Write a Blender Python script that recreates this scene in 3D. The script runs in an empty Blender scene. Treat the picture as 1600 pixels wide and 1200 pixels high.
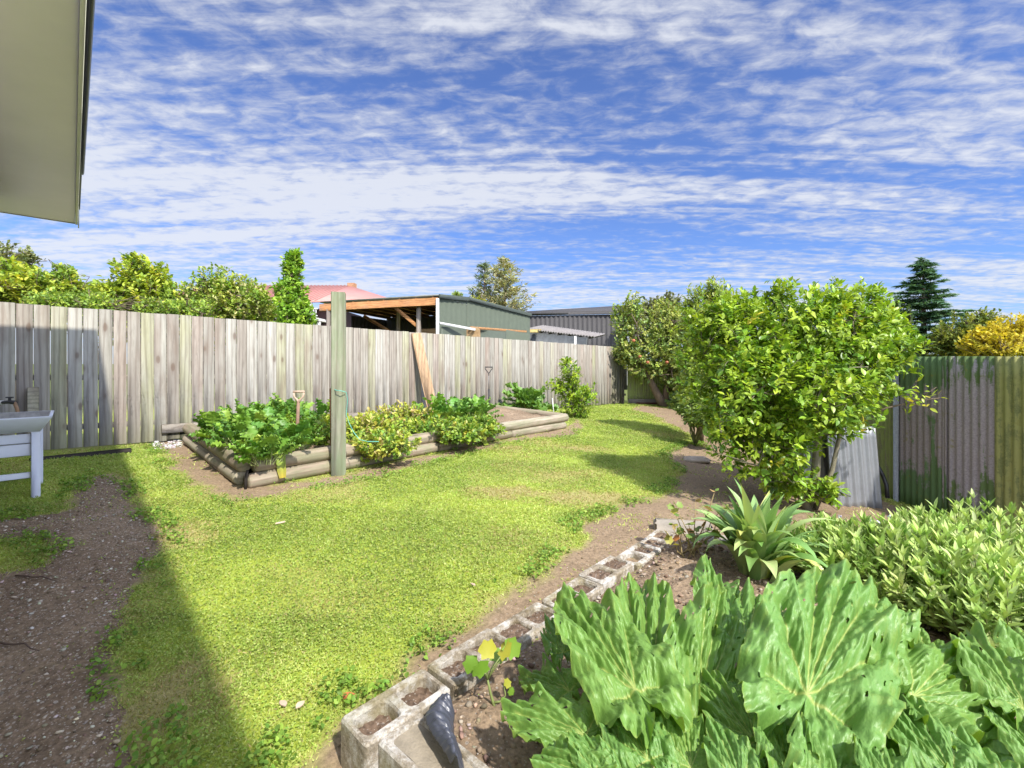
import bpy, math, random
import numpy as np
R = math.radians
random.seed(7)
RNG = np.random.default_rng(11)
C = bpy.context.scene.collection

# ------------------------------------------------------------------ camera
CAMZ = 1.5
F = 711.0; CX = 800.0; HY = 568.0
cam_d = bpy.data.cameras.new("camera"); cam = bpy.data.objects.new("camera", cam_d); C.objects.link(cam)
cam.location = (0, 0, CAMZ); cam.rotation_euler = (R(90), 0, 0)
cam_d.sensor_width = 36; cam_d.lens = F / 1600 * 36; cam_d.shift_y = -(600 - HY) / 1600
cam_d.clip_start = 0.05; cam_d.clip_end = 3000
bpy.context.scene.camera = cam

# ------------------------------------------------------------------ light
SUN_TO = np.array([0.50, -0.71, 1.0]); SUN_TO /= np.linalg.norm(SUN_TO)
sun_el = math.asin(SUN_TO[2]); sun_az = math.atan2(SUN_TO[0], SUN_TO[1])
sd = bpy.data.lights.new("sun", 'SUN'); sd.energy = 3.4; sd.angle = R(1.4); sd.color = (1.0, 0.955, 0.88)
sun = bpy.data.objects.new("sun", sd); C.objects.link(sun)
from mathutils import Vector
sun.rotation_euler = Vector(SUN_TO).to_track_quat('Z', 'Y').to_euler()
sun.location = (6, -8, 12)

world = bpy.data.worlds.new("World"); bpy.context.scene.world = world; world.use_nodes = True
nt = world.node_tree; nt.nodes.clear()
def N(t, typ, **kw):
    n = t.nodes.new(typ)
    for k, v in kw.items():
        if k in n.bl_rna.properties.keys(): setattr(n, k, v)
        else:
            n.inputs[k.replace('_', ' ')].default_value = v
    return n
def L(t, a, b): t.links.new(a, b)
def mathn(t, op, a, b=None, c=None, clamp=False):
    n = t.nodes.new('ShaderNodeMath'); n.operation = op; n.use_clamp = clamp
    for i, v in enumerate((a, b, c)):
        if v is None: continue
        if isinstance(v, (int, float)): n.inputs[i].default_value = v
        else: t.links.new(v, n.inputs[i])
    return n.outputs[0]
def ramp(t, fac, stops, interp='LINEAR'):
    n = t.nodes.new('ShaderNodeValToRGB'); n.color_ramp.interpolation = interp
    el = n.color_ramp.elements
    while len(el) < len(stops): el.new(0.5)
    for e, (p, c) in zip(el, stops):
        e.position = p; e.color = c if len(c) == 4 else (*c, 1)
    t.links.new(fac, n.inputs[0]); return n.outputs[0]
def mixc(t, fac, a, b, blend='MIX'):
    n = t.nodes.new('ShaderNodeMix'); n.data_type = 'RGBA'; n.blend_type = blend
    for s, v in ((n.inputs[0], fac), (n.inputs[6], a), (n.inputs[7], b)):
        if isinstance(v, (int, float)): s.default_value = v
        elif isinstance(v, tuple): s.default_value = v if len(v) == 4 else (*v, 1)
        else: t.links.new(v, s)
    return n.outputs[2]

sky = nt.nodes.new('ShaderNodeTexSky'); sky.sky_type = 'NISHITA'; sky.sun_disc = False
sky.sun_elevation = sun_el; sky.sun_rotation = sun_az
sky.air_density = 1.0; sky.dust_density = 0.35; sky.ozone_density = 3.0
tc = nt.nodes.new('ShaderNodeTexCoord'); sp = nt.nodes.new('ShaderNodeSeparateXYZ')
L(nt, tc.outputs['Generated'], sp.inputs[0])
zc = mathn(nt, 'MAXIMUM', sp.outputs[2], 0.0)
zz = mathn(nt, 'ADD', zc, 0.075)
u = mathn(nt, 'DIVIDE', sp.outputs[0], zz); v = mathn(nt, 'DIVIDE', sp.outputs[1], zz)
cb = nt.nodes.new('ShaderNodeCombineXYZ'); L(nt, u, cb.inputs[0]); L(nt, v, cb.inputs[1])
def mapped(scale, rot, loc=(0, 0, 0)):
    m = nt.nodes.new('ShaderNodeMapping'); m.inputs['Scale'].default_value = scale
    m.inputs['Rotation'].default_value = (0, 0, rot); m.inputs['Location'].default_value = loc
    L(nt, cb.outputs[0], m.inputs[0]); return m.outputs[0]
def wnoise(vec, scale, detail, rough, dist):
    n = nt.nodes.new('ShaderNodeTexNoise'); n.inputs['Scale'].default_value = scale
    n.inputs['Detail'].default_value = detail; n.inputs['Roughness'].default_value = rough
    n.inputs['Distortion'].default_value = dist; L(nt, vec, n.inputs['Vector']); return n.outputs[0]
big = wnoise(mapped((0.55, 1.0, 1), R(8), (3.1, 1.7, 0)), 0.75, 3, 0.5, 0.4)
bands = wnoise(mapped((0.18, 1.6, 1), R(-14), (1, 4, 0)), 1.7, 8, 0.62, 0.6)
dap = wnoise(mapped((0.8, 1.35, 1), R(22)), 10.0, 6, 0.60, 0.35)
# cloud layout: clearer in the upper right, thicker low and to the left
lay = mathn(nt, 'MULTIPLY', sp.outputs[0], -0.08)
clear = mathn(nt, 'MULTIPLY', zc, -0.12)
s1 = mathn(nt, 'ADD', mathn(nt, 'MULTIPLY', big, 0.55), mathn(nt, 'MULTIPLY', bands, 1.0))
s2 = mathn(nt, 'ADD', s1, mathn(nt, 'MULTIPLY', dap, 0.66))
s3 = mathn(nt, 'ADD', mathn(nt, 'ADD', s2, lay), clear)
cov = mathn(nt, 'MULTIPLY', mathn(nt, 'SUBTRACT', s3, 0.80), 2.3, clamp=True)
mr = nt.nodes.new('ShaderNodeMapRange'); mr.interpolation_type = 'SMOOTHSTEP'
L(nt, s3, mr.inputs[0]); mr.inputs[1].default_value = 0.87; mr.inputs[2].default_value = 1.25
mr.inputs[3].default_value = 0.04; mr.inputs[4].default_value = 0.88
skc = mixc(nt, 1.0, sky.outputs[0], (0.50, 0.63, 0.96, 1), 'MULTIPLY')
b1 = nt.nodes.new('ShaderNodeBackground'); b1.inputs[1].default_value = 0.10; L(nt, skc, b1.inputs[0])
b2 = nt.nodes.new('ShaderNodeBackground'); # extra cloud glow around the sun, out of view, added to fill the shadows
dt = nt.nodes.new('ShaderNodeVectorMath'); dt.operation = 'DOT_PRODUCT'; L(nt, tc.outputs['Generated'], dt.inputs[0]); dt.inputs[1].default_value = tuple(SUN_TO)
fill_glow = mathn(nt, 'MULTIPLY', mathn(nt, 'MAXIMUM', mathn(nt, 'SUBTRACT', dt.outputs['Value'], 0.34), 0.0), 1.85)
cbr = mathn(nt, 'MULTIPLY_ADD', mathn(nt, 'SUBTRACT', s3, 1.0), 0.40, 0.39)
L(nt, mathn(nt, 'ADD', mathn(nt, 'MULTIPLY', fill_glow, 3.3), mathn(nt, 'MINIMUM', mathn(nt, 'MAXIMUM', cbr, 0.31), 0.47)), b2.inputs[1])
b2.inputs[0].default_value = (0.90, 0.93, 1.0, 1)
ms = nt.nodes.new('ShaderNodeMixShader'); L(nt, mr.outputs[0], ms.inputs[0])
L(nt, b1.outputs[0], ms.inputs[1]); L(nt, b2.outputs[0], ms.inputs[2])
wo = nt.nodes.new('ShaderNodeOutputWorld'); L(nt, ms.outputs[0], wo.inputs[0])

sc = bpy.context.scene
sc.view_settings.view_transform = 'Standard'; sc.view_settings.look = 'None'
sc.view_settings.gamma = 1.0; sc.view_settings.exposure = 0.98
sc.render.engine = 'CYCLES'
sc.cycles.max_bounces = 8; sc.cycles.transparent_max_bounces = 4
sc.cycles.use_denoising = True

# ------------------------------------------------------------------ numeric helpers
def P(px, py, D): return np.array([(px - CX) / F * D, D, CAMZ + (HY - py) / F * D])
def _h(ix, iy, s):
    n = (ix.astype(np.int64) * 374761393 + iy.astype(np.int64) * 668265263 + s * 1442695041) & 0x7fffffff
    n = ((n ^ (n >> 13)) * 1274126177) & 0x7fffffff
    return ((n ^ (n >> 16)) & 0xffff) / 65535.0
def vn(x, y, s=0):
    x = np.asarray(x, float); y = np.asarray(y, float)
    ix = np.floor(x); iy = np.floor(y); fx = x - ix; fy = y - iy
    fx = fx * fx * (3 - 2 * fx); fy = fy * fy * (3 - 2 * fy)
    a = _h(ix, iy, s); b = _h(ix + 1, iy, s); c = _h(ix, iy + 1, s); d = _h(ix + 1, iy + 1, s)
    return (a * (1 - fx) + b * fx) * (1 - fy) + (c * (1 - fx) + d * fx) * fy
def fbm(x, y, s=0, o=4):
    t = 0; a = 0.5; k = 1.0
    for i in range(o):
        t = t + a * vn(x * k, y * k, s + i * 7); a *= 0.5; k *= 2.03
    return t / (1 - 0.5 ** o)
def nrm(v): return v / np.maximum(np.linalg.norm(v, axis=-1, keepdims=True), 1e-9)

# ground control points (x, y, height relative to the camera)
GP = np.array([(-6.17, 5.48, -1.11), (-1.2, 10.3, -1.22), (3.85, 15.2, -1.325), (4.92, 4.37, -1.73), (4.78, 5.66, -1.71), (6, 15, -1.45),
 (-2.71, 4.65, -1.27), (1.1, 9.24, -1.30), (-4.8, 6.6, -1.15), (-.7, 1.6, -1.51), (1.1, 3.7, -1.385), (2.0, 3.0, -1.42),
 (3.18, 4.9, -1.57), (-2.5, 2.2, -1.42), (-4.25, 4.1, -1.18), (0, 0, -1.56), (-3, 0, -1.5), (3, 0, -1.6), (5, 1, -1.75),
 (2, 7, -1.42), (3.5, 10, -1.42), (0.2, 4.5, -1.36), (9, 8, -1.7), (-8, 9, -1.1), (-2, 14, -1.25), (0, 20, -1.4), (-8, 2, -1.2), (0, -4, -1.55)])
def _U(r2): return np.where(r2 > 1e-9, r2 * np.log(np.maximum(r2, 1e-9)), 0) * 0.5
n_ = len(GP)
K = _U(((GP[:, None, :2] - GP[None, :, :2]) ** 2).sum(-1)) + np.eye(n_) * 0.02
Pm = np.c_[np.ones(n_), GP[:, :2]]
A_ = np.block([[K, Pm], [Pm.T, np.zeros((3, 3))]])
W_ = np.linalg.solve(A_, np.r_[GP[:, 2], np.zeros(3)])
def G0(x, y):
    x = np.asarray(x, float); y = np.asarray(y, float); sh = x.shape; x = x.ravel(); y = y.ravel()
    z = W_[n_] + W_[n_ + 1] * x + W_[n_ + 2] * y
    for i in range(n_): z = z + W_[i] * _U((x - GP[i, 0]) ** 2 + (y - GP[i, 1]) ** 2)
    d = np.hypot(x - 0.5, y - 7)
    w = np.clip((d - 10) / 8, 0, 1); w = w * w * (3 - 2 * w)
    z = np.where(w >= 1, 0, z) * (1 - w) + (-1.45) * w
    # soil banked up behind the block edging
    qx = x + .65; qy = y - 1.707; s_ = qx * .673 + qy * .739; n__ = qx * .739 - qy * .673
    lf_ = np.clip((s_ - .05) / .15, 0, 1) * np.clip((3.1 - s_) / .4, 0, 1) * np.clip((n__ - .14) / .06, 0, 1) * np.clip(1 - (n__ - .25) / 1.0, 0, 1)
    z = z + np.maximum(0, -1.375 - z) * lf_
    return (z + CAMZ).reshape(sh)
def G(x, y): return G0(x, y) + (fbm(np.asarray(x) * 2.3, np.asarray(y) * 2.3, 3, 3) - .5) * 0.03
def gp(px, py, h=0.0):
    """the point of the ground (plus h) seen along a pixel of the photograph"""
    D = 3.0
    for i in range(40):
        p = P(px, py, D); z = float(G0(p[0], p[1])) + h
        D2 = (CAMZ - z) * F / max(py - HY, 4); D = D * .5 + min(D2, 60) * .5
    return P(px, py, D)
def on(x, y, dz=0.0): return np.array([x, y, float(G(np.array([x]), np.array([y]))[0]) + dz])

def poly_sd(x, y, poly):
    """signed distance to a polygon, positive inside"""
    x = np.asarray(x, float); y = np.asarray(y, float); d = np.full(x.shape, 1e9); ins = np.zeros(x.shape, bool)
    n = len(poly)
    for i in range(n):
        ax, ay = poly[i][:2]; bx, by = poly[(i + 1) % n][:2]
        ex, ey = bx - ax, by - ay; wx, wy = x - ax, y - ay
        t = np.clip((wx * ex + wy * ey) / (ex * ex + ey * ey + 1e-12), 0, 1)
        d = np.minimum(d, np.hypot(wx - ex * t, wy - ey * t))
        c = ((ay <= y) & (by > y)) | ((by <= y) & (ay > y))
        xi = ax + (y - ay) * ex / (ey if abs(ey) > 1e-9 else 1e-9)
        ins ^= c & (x < xi)
    return np.where(ins, d, -d)

# ------------------------------------------------------------------ object helpers
def tagp(o, label=None, cat=None, group=None, kind=None):
    for k, v in (('label', label), ('category', cat), ('group', group), ('kind', kind)):
        if v: o[k] = v
    return o
def thing(name, label, cat, loc, group=None):
    o = bpy.data.objects.new(name, None); C.objects.link(o); o.location = tuple(float(a) for a in loc)
    o.empty_display_size = 0.1
    return tagp(o, label, cat, group)
def origin_of(p):
    v = np.zeros(3)
    while p is not None:
        v = v + np.array(p.location); p = p.parent
    return v
def build(name, V, Fs, mat, parent=None, origin=None, col=None, smooth=False):
    """V (n,3) world coords; Fs list of int arrays (m,k) or list of tuples"""
    V = np.asarray(V, float)
    arrs = []
    if isinstance(Fs, np.ndarray): arrs = [Fs]
    elif len(Fs) and isinstance(Fs[0], np.ndarray): arrs = list(Fs)
    else:
        by = {}
        for f in Fs: by.setdefault(len(f), []).append(f)
        arrs = [np.array(v) for v in by.values()]
    po = origin_of(parent) if parent is not None else np.zeros(3)
    o0 = np.array(origin, float) if origin is not None else po
    me = bpy.data.meshes.new(name); Vl = V - o0
    loops = np.concatenate([a.ravel() for a in arrs]).astype(np.int32)
    tot = np.concatenate([np.full(len(a), a.shape[1], np.int32) for a in arrs])
    st = np.concatenate([[0], np.cumsum(tot)[:-1]]).astype(np.int32)
    me.vertices.add(len(Vl)); me.vertices.foreach_set('co', Vl.astype(np.float32).ravel())
    me.loops.add(len(loops)); me.loops.foreach_set('vertex_index', loops)
    me.polygons.add(len(tot)); me.polygons.foreach_set('loop_start', st); me.polygons.foreach_set('loop_total', tot)
    if smooth: me.polygons.foreach_set('use_smooth', np.ones(len(tot), bool))
    if col is not None:
        at = me.color_attributes.new('col', 'FLOAT_COLOR', 'POINT')
        cc = np.ones((len(V), 4), np.float32); cc[:, :col.shape[1]] = col; at.data.foreach_set('color', cc.ravel())
    me.update(calc_edges=True); me.validate()
    if isinstance(mat, (list, tuple)):
        for m in mat: me.materials.append(m)
    elif mat: me.materials.append(mat)
    o = bpy.data.objects.new(name, me); C.objects.link(o)
    if parent is not None: o.parent = parent
    o.location = tuple(o0 - po)
    return o
class MB:
    def __init__(s): s.V = []; s.F = []; s.C = []; s.n = 0
    def add(s, V, Fa, col=None):
        V = np.asarray(V, float); s.V.append(V)
        for f in Fa: s.F.append(tuple(int(i) + s.n for i in f))
        s.C.append(np.tile(np.asarray(col if col is not None else (1, 1, 1), float), (len(V), 1)) if col is None or np.ndim(col) == 1 else np.asarray(col))
        s.n += len(V); return s
    def box(s, c, size, ax=(1, 0, 0), ay=(0, 1, 0), az=(0, 0, 1), bev=0.0, col=None):
        c = np.array(c, float); ax, ay, az = (nrm(np.array(a, float)) for a in (ax, ay, az)); h = np.array(size) / 2
        b = min(bev, min(h) * .6)
        V = []
        if b <= 0:
            for z in (-1, 1):
                for y in (-1, 1):
                    for x in (-1, 1): V.append(c + ax * h[0] * x + ay * h[1] * y + az * h[2] * z)
            return s.add(V, [(0, 2, 3, 1), (4, 5, 7, 6), (0, 1, 5, 4), (2, 6, 7, 3), (0, 4, 6, 2), (1, 3, 7, 5)], col)
        idx = {}
        for z in (-1, 1):
            for y in (-1, 1):
                for x in (-1, 1):
                    for k in range(3):
                        q = [h[0] - b, h[1] - b, h[2] - b]; q[k] = h[k]
                        idx[(x, y, z, k)] = len(V); V.append(c + ax * q[0] * x + ay * q[1] * y + az * q[2] * z)
        I = lambda x, y, z, k: idx[(x, y, z, k)]
        Fa = []
        for g in (-1, 1):
            Fa += [(I(g, -1, -1, 0), I(g, 1, -1, 0), I(g, 1, 1, 0), I(g, -1, 1, 0)), (I(-1, g, -1, 1), I(1, g, -1, 1), I(1, g, 1, 1), I(-1, g, 1, 1)),
                   (I(-1, -1, g, 2), I(1, -1, g, 2), I(1, 1, g, 2), I(-1, 1, g, 2))]
            for q in (-1, 1):
                Fa += [(I(g, q, -1, 0), I(g, q, 1, 0), I(g, q, 1, 1), I(g, q, -1, 1)), (I(g, -1, q, 0), I(g, 1, q, 0), I(g, 1, q, 2), I(g, -1, q, 2)),
                       (I(-1, g, q, 1), I(1, g, q, 1), I(1, g, q, 2), I(-1, g, q, 2))]
        for x in (-1, 1):
            for y in (-1, 1):
                for z in (-1, 1): Fa.append((I(x, y, z, 0), I(x, y, z, 1), I(x, y, z, 2)))
        return s.add(V, Fa, col)
    def tube(s, pts, rad, sides=8, cap=True, col=None, flat=1.0):
        pts = np.asarray(pts, float); n = len(pts); rad = np.broadcast_to(rad, (n,))
        T = np.gradient(pts, axis=0); T = nrm(T)
        up = np.array([0, 0, 1.0]) if abs(T[0, 2]) < .9 else np.array([1.0, 0, 0])
        a = nrm(np.cross(T[0], up)); V = []
        for i in range(n):
            a = nrm(a - T[i] * np.dot(a, T[i])); b = np.cross(T[i], a)
            for k in range(sides):
                t = 2 * math.pi * k / sides; V.append(pts[i] + (a * math.cos(t) + b * math.sin(t) * flat) * rad[i])
        Fa = [(i * sides + k, i * sides + (k + 1) % sides, (i + 1) * sides + (k + 1) % sides, (i + 1) * sides + k) for i in range(n - 1) for k in range(sides)]
        if cap: Fa += [tuple(range(sides))[::-1], tuple((n - 1) * sides + k for k in range(sides))]
        return s.add(V, Fa, col)
    def build(s, name, mat, parent=None, origin=None, smooth=False, usecol=False):
        return build(name, np.concatenate(s.V), s.F, mat, parent, origin, np.concatenate(s.C) if usecol else None, smooth)
def box(name, c, size, mat, parent=None, origin=None, **k):
    return MB().box(c, size, **k).build(name, mat, parent, origin)

# ------------------------------------------------------------------ materials
def newmat(name):
    m = bpy.data.materials.new(name); m.use_nodes = True; t = m.node_tree
    b = t.nodes['Principled BSDF']; return m, t, b
def tex(t, typ, scale, vec=None, **kw):
    n = t.nodes.new(typ); n.inputs['Scale'].default_value = scale
    for k, v in kw.items(): n.inputs[k].default_value = v
    if vec is not None: t.links.new(vec, n.inputs['Vector'])
    return n
def coords(t, scale=(1, 1, 1), rnd=False, space='Object', loc=(0, 0, 0)):
    tc = t.nodes.new('ShaderNodeTexCoord'); m = t.nodes.new('ShaderNodeMapping')
    m.inputs['Scale'].default_value = scale; m.inputs['Location'].default_value = loc
    src = tc.outputs[space]
    if rnd:
        oi = t.nodes.new('ShaderNodeObjectInfo'); va = t.nodes.new('ShaderNodeVectorMath'); va.operation = 'MULTIPLY_ADD'
        t.links.new(oi.outputs['Random'], va.inputs[0]); va.inputs[1].default_value = (37, 53, 71); t.links.new(src, va.inputs[2]); src = va.outputs[0]
    t.links.new(src, m.inputs[0]); return m.outputs[0]
def bump(t, b, h, strength=0.4, dist=0.01):
    n = t.nodes.new('ShaderNodeBump'); n.inputs['Strength'].default_value = strength; n.inputs['Distance'].default_value = dist
    t.links.new(h, n.inputs['Height']); t.links.new(n.outputs[0], b.inputs['Normal'])
def simple(name, c, rough=0.6, metal=0.0, var=0.25, scale=6, bmp=0.15, spec=0.4):
    m, t, b = newmat(name); v = coords(t, rnd=True)
    n = tex(t, 'ShaderNodeTexNoise', scale, v, Detail=6, Roughness=0.65)
    lo = tuple(x * (1 - var) for x in c); hi = tuple(min(1, x * (1 + var)) for x in c)
    L(t, ramp(t, n.outputs[0], [(0.3, lo), (0.7, hi)]), b.inputs['Base Color'])
    b.inputs['Roughness'].default_value = rough; b.inputs['Metallic'].default_value = metal
    b.inputs['Specular IOR Level'].default_value = spec
    n2 = tex(t, 'ShaderNodeTexNoise', scale * 9, v, Detail=4); bump(t, b, n2.outputs[0], bmp, 0.01)
    return m
def leafmat(name, rough=0.45, trans=0.3, spec=0.5, bmp=0.0, bscale=60, tint=(1.25, 1.2, 0.5)):
    m, t, b = newmat(name); a = t.nodes.new('ShaderNodeAttribute'); a.attribute_name = 'col'
    L(t, a.outputs['Color'], b.inputs['Base Color']); b.inputs['Roughness'].default_value = rough
    b.inputs['Specular IOR Level'].default_value = spec
    tr = t.nodes.new('ShaderNodeBsdfTranslucent'); L(t, mixc(t, 1.0, a.outputs['Color'], tint, 'MULTIPLY'), tr.inputs[0])
    mx = t.nodes.new('ShaderNodeMixShader'); mx.inputs[0].default_value = trans
    out = t.nodes['Material Output']; L(t, b.outputs[0], mx.inputs[1]); L(t, tr.outputs[0], mx.inputs[2]); L(t, mx.outputs[0], out.inputs[0])
    if bmp:
        n = tex(t, 'ShaderNodeTexNoise', bscale, coords(t), Detail=3); bump(t, b, n.outputs[0], bmp, 0.01)
    return m
def woodmat(name, cols, grain=1.0, stretch=0.05, rnd=True, knots=True, axis=2, moss=0.0, rough=0.85, foot=None):
    """weathered timber with the grain along one axis; cols = list of board tones picked per object"""
    m, t, b = newmat(name)
    s = [9 * grain] * 3; s[axis] = 9 * grain * stretch
    v = coords(t, tuple(s), rnd=rnd)
    w = tex(t, 'ShaderNodeTexNoise', 1.6, v, Detail=2, Distortion=0.6)
    vm = t.nodes.new('ShaderNodeVectorMath'); vm.operation = 'MULTIPLY_ADD'; L(t, w.outputs[1], vm.inputs[0]); vm.inputs[1].default_value = (0.9, 0.9, 0.9); L(t, v, vm.inputs[2])
    g = tex(t, 'ShaderNodeTexNoise', 3.2, vm.outputs[0], Detail=7, Roughness=0.7)
    wvv = t.nodes.new('ShaderNodeTexWave'); wvv.wave_type = 'BANDS'; wvv.bands_direction = 'X' if axis == 2 else 'Z'; wvv.inputs['Scale'].default_value = 0.55; wvv.inputs['Distortion'].default_value = 9.0; wvv.inputs['Detail'].default_value = 3; wvv.inputs['Detail Scale'].default_value = .8; t.links.new(v, wvv.inputs['Vector'])
    s2 = [4.5] * 3; s2[axis] = 1.1
    v2 = coords(t, tuple(s2), rnd=rnd)
    blot = tex(t, 'ShaderNodeTexNoise', 1.3, v2, Detail=3, Roughness=0.55)
    oi = t.nodes.new('ShaderNodeObjectInfo')
    fac = mathn(t, 'FRACT', mathn(t, 'MULTIPLY', oi.outputs['Random'], 7.31)) if rnd else None
    st = [(i / (len(cols)), c) for i, c in enumerate(cols)]
    if rnd: base = ramp(t, fac, st, 'CONSTANT')
    else: base = ramp(t, blot.outputs[0], [(0.3 + 0.4 * i / max(1, len(cols) - 1), c) for i, c in enumerate(cols)])
    blend = mixc(t, mathn(t, 'MULTIPLY', ramp(t, blot.outputs[0], [(0.42, (0, 0, 0)), (0.66, (1, 1, 1))]), 0.55), base, cols[len(cols) // 2])
    gr = ramp(t, g.outputs[0], [(0.25, (0.62, 0.60, 0.58)), (0.5, (0.95, 0.95, 0.95)), (0.75, (1.18, 1.18, 1.18))])
    c = mixc(t, 1.0, blend, gr, 'MULTIPLY')
    c = mixc(t, 1.0, c, ramp(t, wvv.outputs[1], [(0.0, (0.78, 0.75, 0.72)), (0.35, (1.0, 1.0, 1.0)), (1.0, (1.06, 1.06, 1.04))]), 'MULTIPLY')
    st2_ = tex(t, 'ShaderNodeTexNoise', 1.5, coords(t, tuple(2.6 if i_ != axis else .8 for i_ in range(3)), rnd=rnd), Detail=4)
    c = mixc(t, mathn(t, 'MULTIPLY', ramp(t, st2_.outputs[0], [(0.55, (0, 0, 0)), (0.72, (1, 1, 1))]), 0.5), c, (0.19, 0.135, 0.10))
    if knots:
        s3 = [5.2] * 3; s3[axis] = 2.1
        if axis == 2: s3[1] = 0.0
        v3 = coords(t, tuple(s3), rnd=rnd)
        vo = tex(t, 'ShaderNodeTexVoronoi', 1.0, v3)
        wv = mathn(t, 'ADD', vo.outputs['Distance'], mathn(t, 'MULTIPLY', w.outputs[0], 0.12))
        kn = ramp(t, wv, [(0.0, (1, 1, 1)), (0.15, (0.8, 0.8, 0.8)), (0.20, (0.25, 0.25, 0.25)), (0.36, (0, 0, 0))])
        c = mixc(t, mathn(t, 'MULTIPLY', kn, 0.8), c, (0.12, 0.075, 0.05))
    if moss:
        mo = tex(t, 'ShaderNodeTexNoise', 2.2, v2, Detail=5, Roughness=0.7)
        c = mixc(t, mathn(t, 'MULTIPLY', ramp(t, mo.outputs[0], [(0.42, (0, 0, 0)), (0.58, (1, 1, 1))]), moss), c, (0.13, 0.19, 0.08))
    if foot is not None:      # a green damp stain that keeps to the foot of the boards
        tcn = t.nodes.new('ShaderNodeTexCoord'); se = t.nodes.new('ShaderNodeSeparateXYZ'); L(t, tcn.outputs['Object'], se.inputs[0])
        f1 = mathn(t, 'MULTIPLY', mathn(t, 'SUBTRACT', foot, mathn(t, 'SUBTRACT', se.outputs[2], mathn(t, 'MULTIPLY', blot.outputs[0], 0.5))), 2.0, clamp=True)
        c = mixc(t, mathn(t, 'MULTIPLY', f1, 0.55), c, (0.17, 0.17, 0.09))
    L(t, c, b.inputs['Base Color']); b.inputs['Roughness'].default_value = rough; b.inputs['Specular IOR Level'].default_value = 0.25
    bump(t, b, g.outputs[0], 0.35, 0.004)
    return m
# ================================================================== GROUND
def pxpoly(pts): return [tuple(gp(x, y)[:2]) for x, y in pts]
PATH = pxpoly([(135, 750), (165, 742), (190, 758), (200, 795), (240, 818), (247, 860), (225, 895), (205, 935), (190, 975), (165, 990), (162, 1040),
               (170, 1080), (188, 1115), (205, 1160), (215, 1200), (225, 1320), (-700, 1320), (-700, 930), (-150, 905), (0, 897), (60, 885), (100, 858), (60, 838), (0, 842), (-200, 838), (-180, 818), (0, 815), (60, 808), (110, 795), (130, 775)])
BARE = pxpoly([(395, 1330), (440, 1215), (505, 1120), (560, 1090), (640, 1058), (720, 985), (800, 925), (855, 885), (905, 850), (900, 822), (955, 800), (1010, 782), (1055, 757),
               (1068, 735), (1040, 712), (1075, 694), (1105, 700), (1085, 680), (1040, 660), (1020, 648), (985, 640), (1000, 634), (1090, 643), (1400, 790), (1700, 880), (1900, 1320)])
BEDSTRIP = pxpoly([(240, 690), (262, 686), (300, 690), (385, 760), (470, 752), (540, 738), (700, 706), (885, 668), (900, 655), (915, 662), (893, 680), (800, 690), (700, 716), (560, 750), (440, 772), (375, 782), (320, 760), (270, 730)])
SPOTS = [(gp(800, 770)[:2], .42, .10), (gp(925, 778)[:2], .5, .12), (gp(790, 700)[:2], .3, .09), (gp(1010, 795)[:2], .3, .1), (gp(262, 835)[:2], .3, .11), (gp(265, 1085)[:2], .22, .10), (gp(905, 700)[:2], .4, .1), (gp(240, 1140)[:2], .14, .09)]
BED = [np.array(p) for p in ((-4.70, 6.62), (-2.71, 4.65), (1.1, 9.24), (-0.60, 10.80))]   # raised bed corners in plan
FD = nrm(np.array([10.02, 9.72])); FP0 = np.array([-6.17, 5.48]); FN = np.array([FD[1], -FD[0]])
def fence_pt(t): return FP0 + FD * t
def softmask(x, y):
    """1 on turf, 0 on bare soil"""
    w = (fbm(x * 2.2, y * 2.2, 21, 4) - .5) * .62 + (fbm(x * 8, y * 8, 22, 3) - .5) * .34
    d = np.maximum(poly_sd(x, y, PATH), np.maximum(poly_sd(x, y, BARE), poly_sd(x, y, BEDSTRIP) * 1.0)) + w * .55
    m = np.clip(.5 - d / .16, 0, 1)
    return m
def straw(x, y):
    s = np.clip((fbm(x * 1.1, y * 1.1, 31, 4) - .52) * 3.2, 0, 1) * .75
    for c, rx, ry in SPOTS:
        dx = (x - c[0]) / rx; dy = (y - c[1]) / (ry * 2.2); s = np.maximum(s, np.clip(1.5 - np.hypot(dx, dy) + (fbm(x * 9, y * 9, 5, 2) - .5) * 1.2, 0, 1))
    d = np.abs(np.maximum(poly_sd(x, y, PATH), poly_sd(x, y, BARE)))
    return np.clip(np.maximum(s, .45 * np.clip(1 - d / .3, 0, 1) * (fbm(x * 3, y * 3, 9, 2) > .5)), 0, 1)
def axis_grid(lo, hi, step, far):
    a = list(np.arange(lo, hi + step / 2, step)); s = step
    while a[-1] < far: s *= 1.3; a.append(a[-1] + s)
    s = step
    while a[0] > -far: s *= 1.3; a.insert(0, a[0] - s)
    return np.array(a)
def gridmesh(xs, ys):
    X, Y = np.meshgrid(xs, ys); nx, ny = len(xs), len(ys)
    i = np.arange(nx * ny).reshape(ny, nx)
    Fq = np.stack([i[:-1, :-1], i[:-1, 1:], i[1:, 1:], i[1:, :-1]], -1).reshape(-1, 4)
    return X.ravel(), Y.ravel(), Fq
gx, gy, gF = gridmesh(axis_grid(-8.5, 7, 0.06, 1400), axis_grid(-1.5, 16.5, 0.06, 1400))
tm = softmask(gx, gy); st_ = straw(gx, gy)
gz = G(gx, gy) + (fbm(gx * 11, gy * 11, 41, 3) - .5) * .022 * (1 - tm)
out_ = np.clip((np.hypot(gx - .3, gy - 7.5) - 9.2) / 1.5, 0, 1); st_ = np.maximum(st_, out_ * (.45 + .4 * fbm(gx * .3, gy * .3, 301, 3)))
gcol = np.stack([tm, st_, out_], 1)
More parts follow.
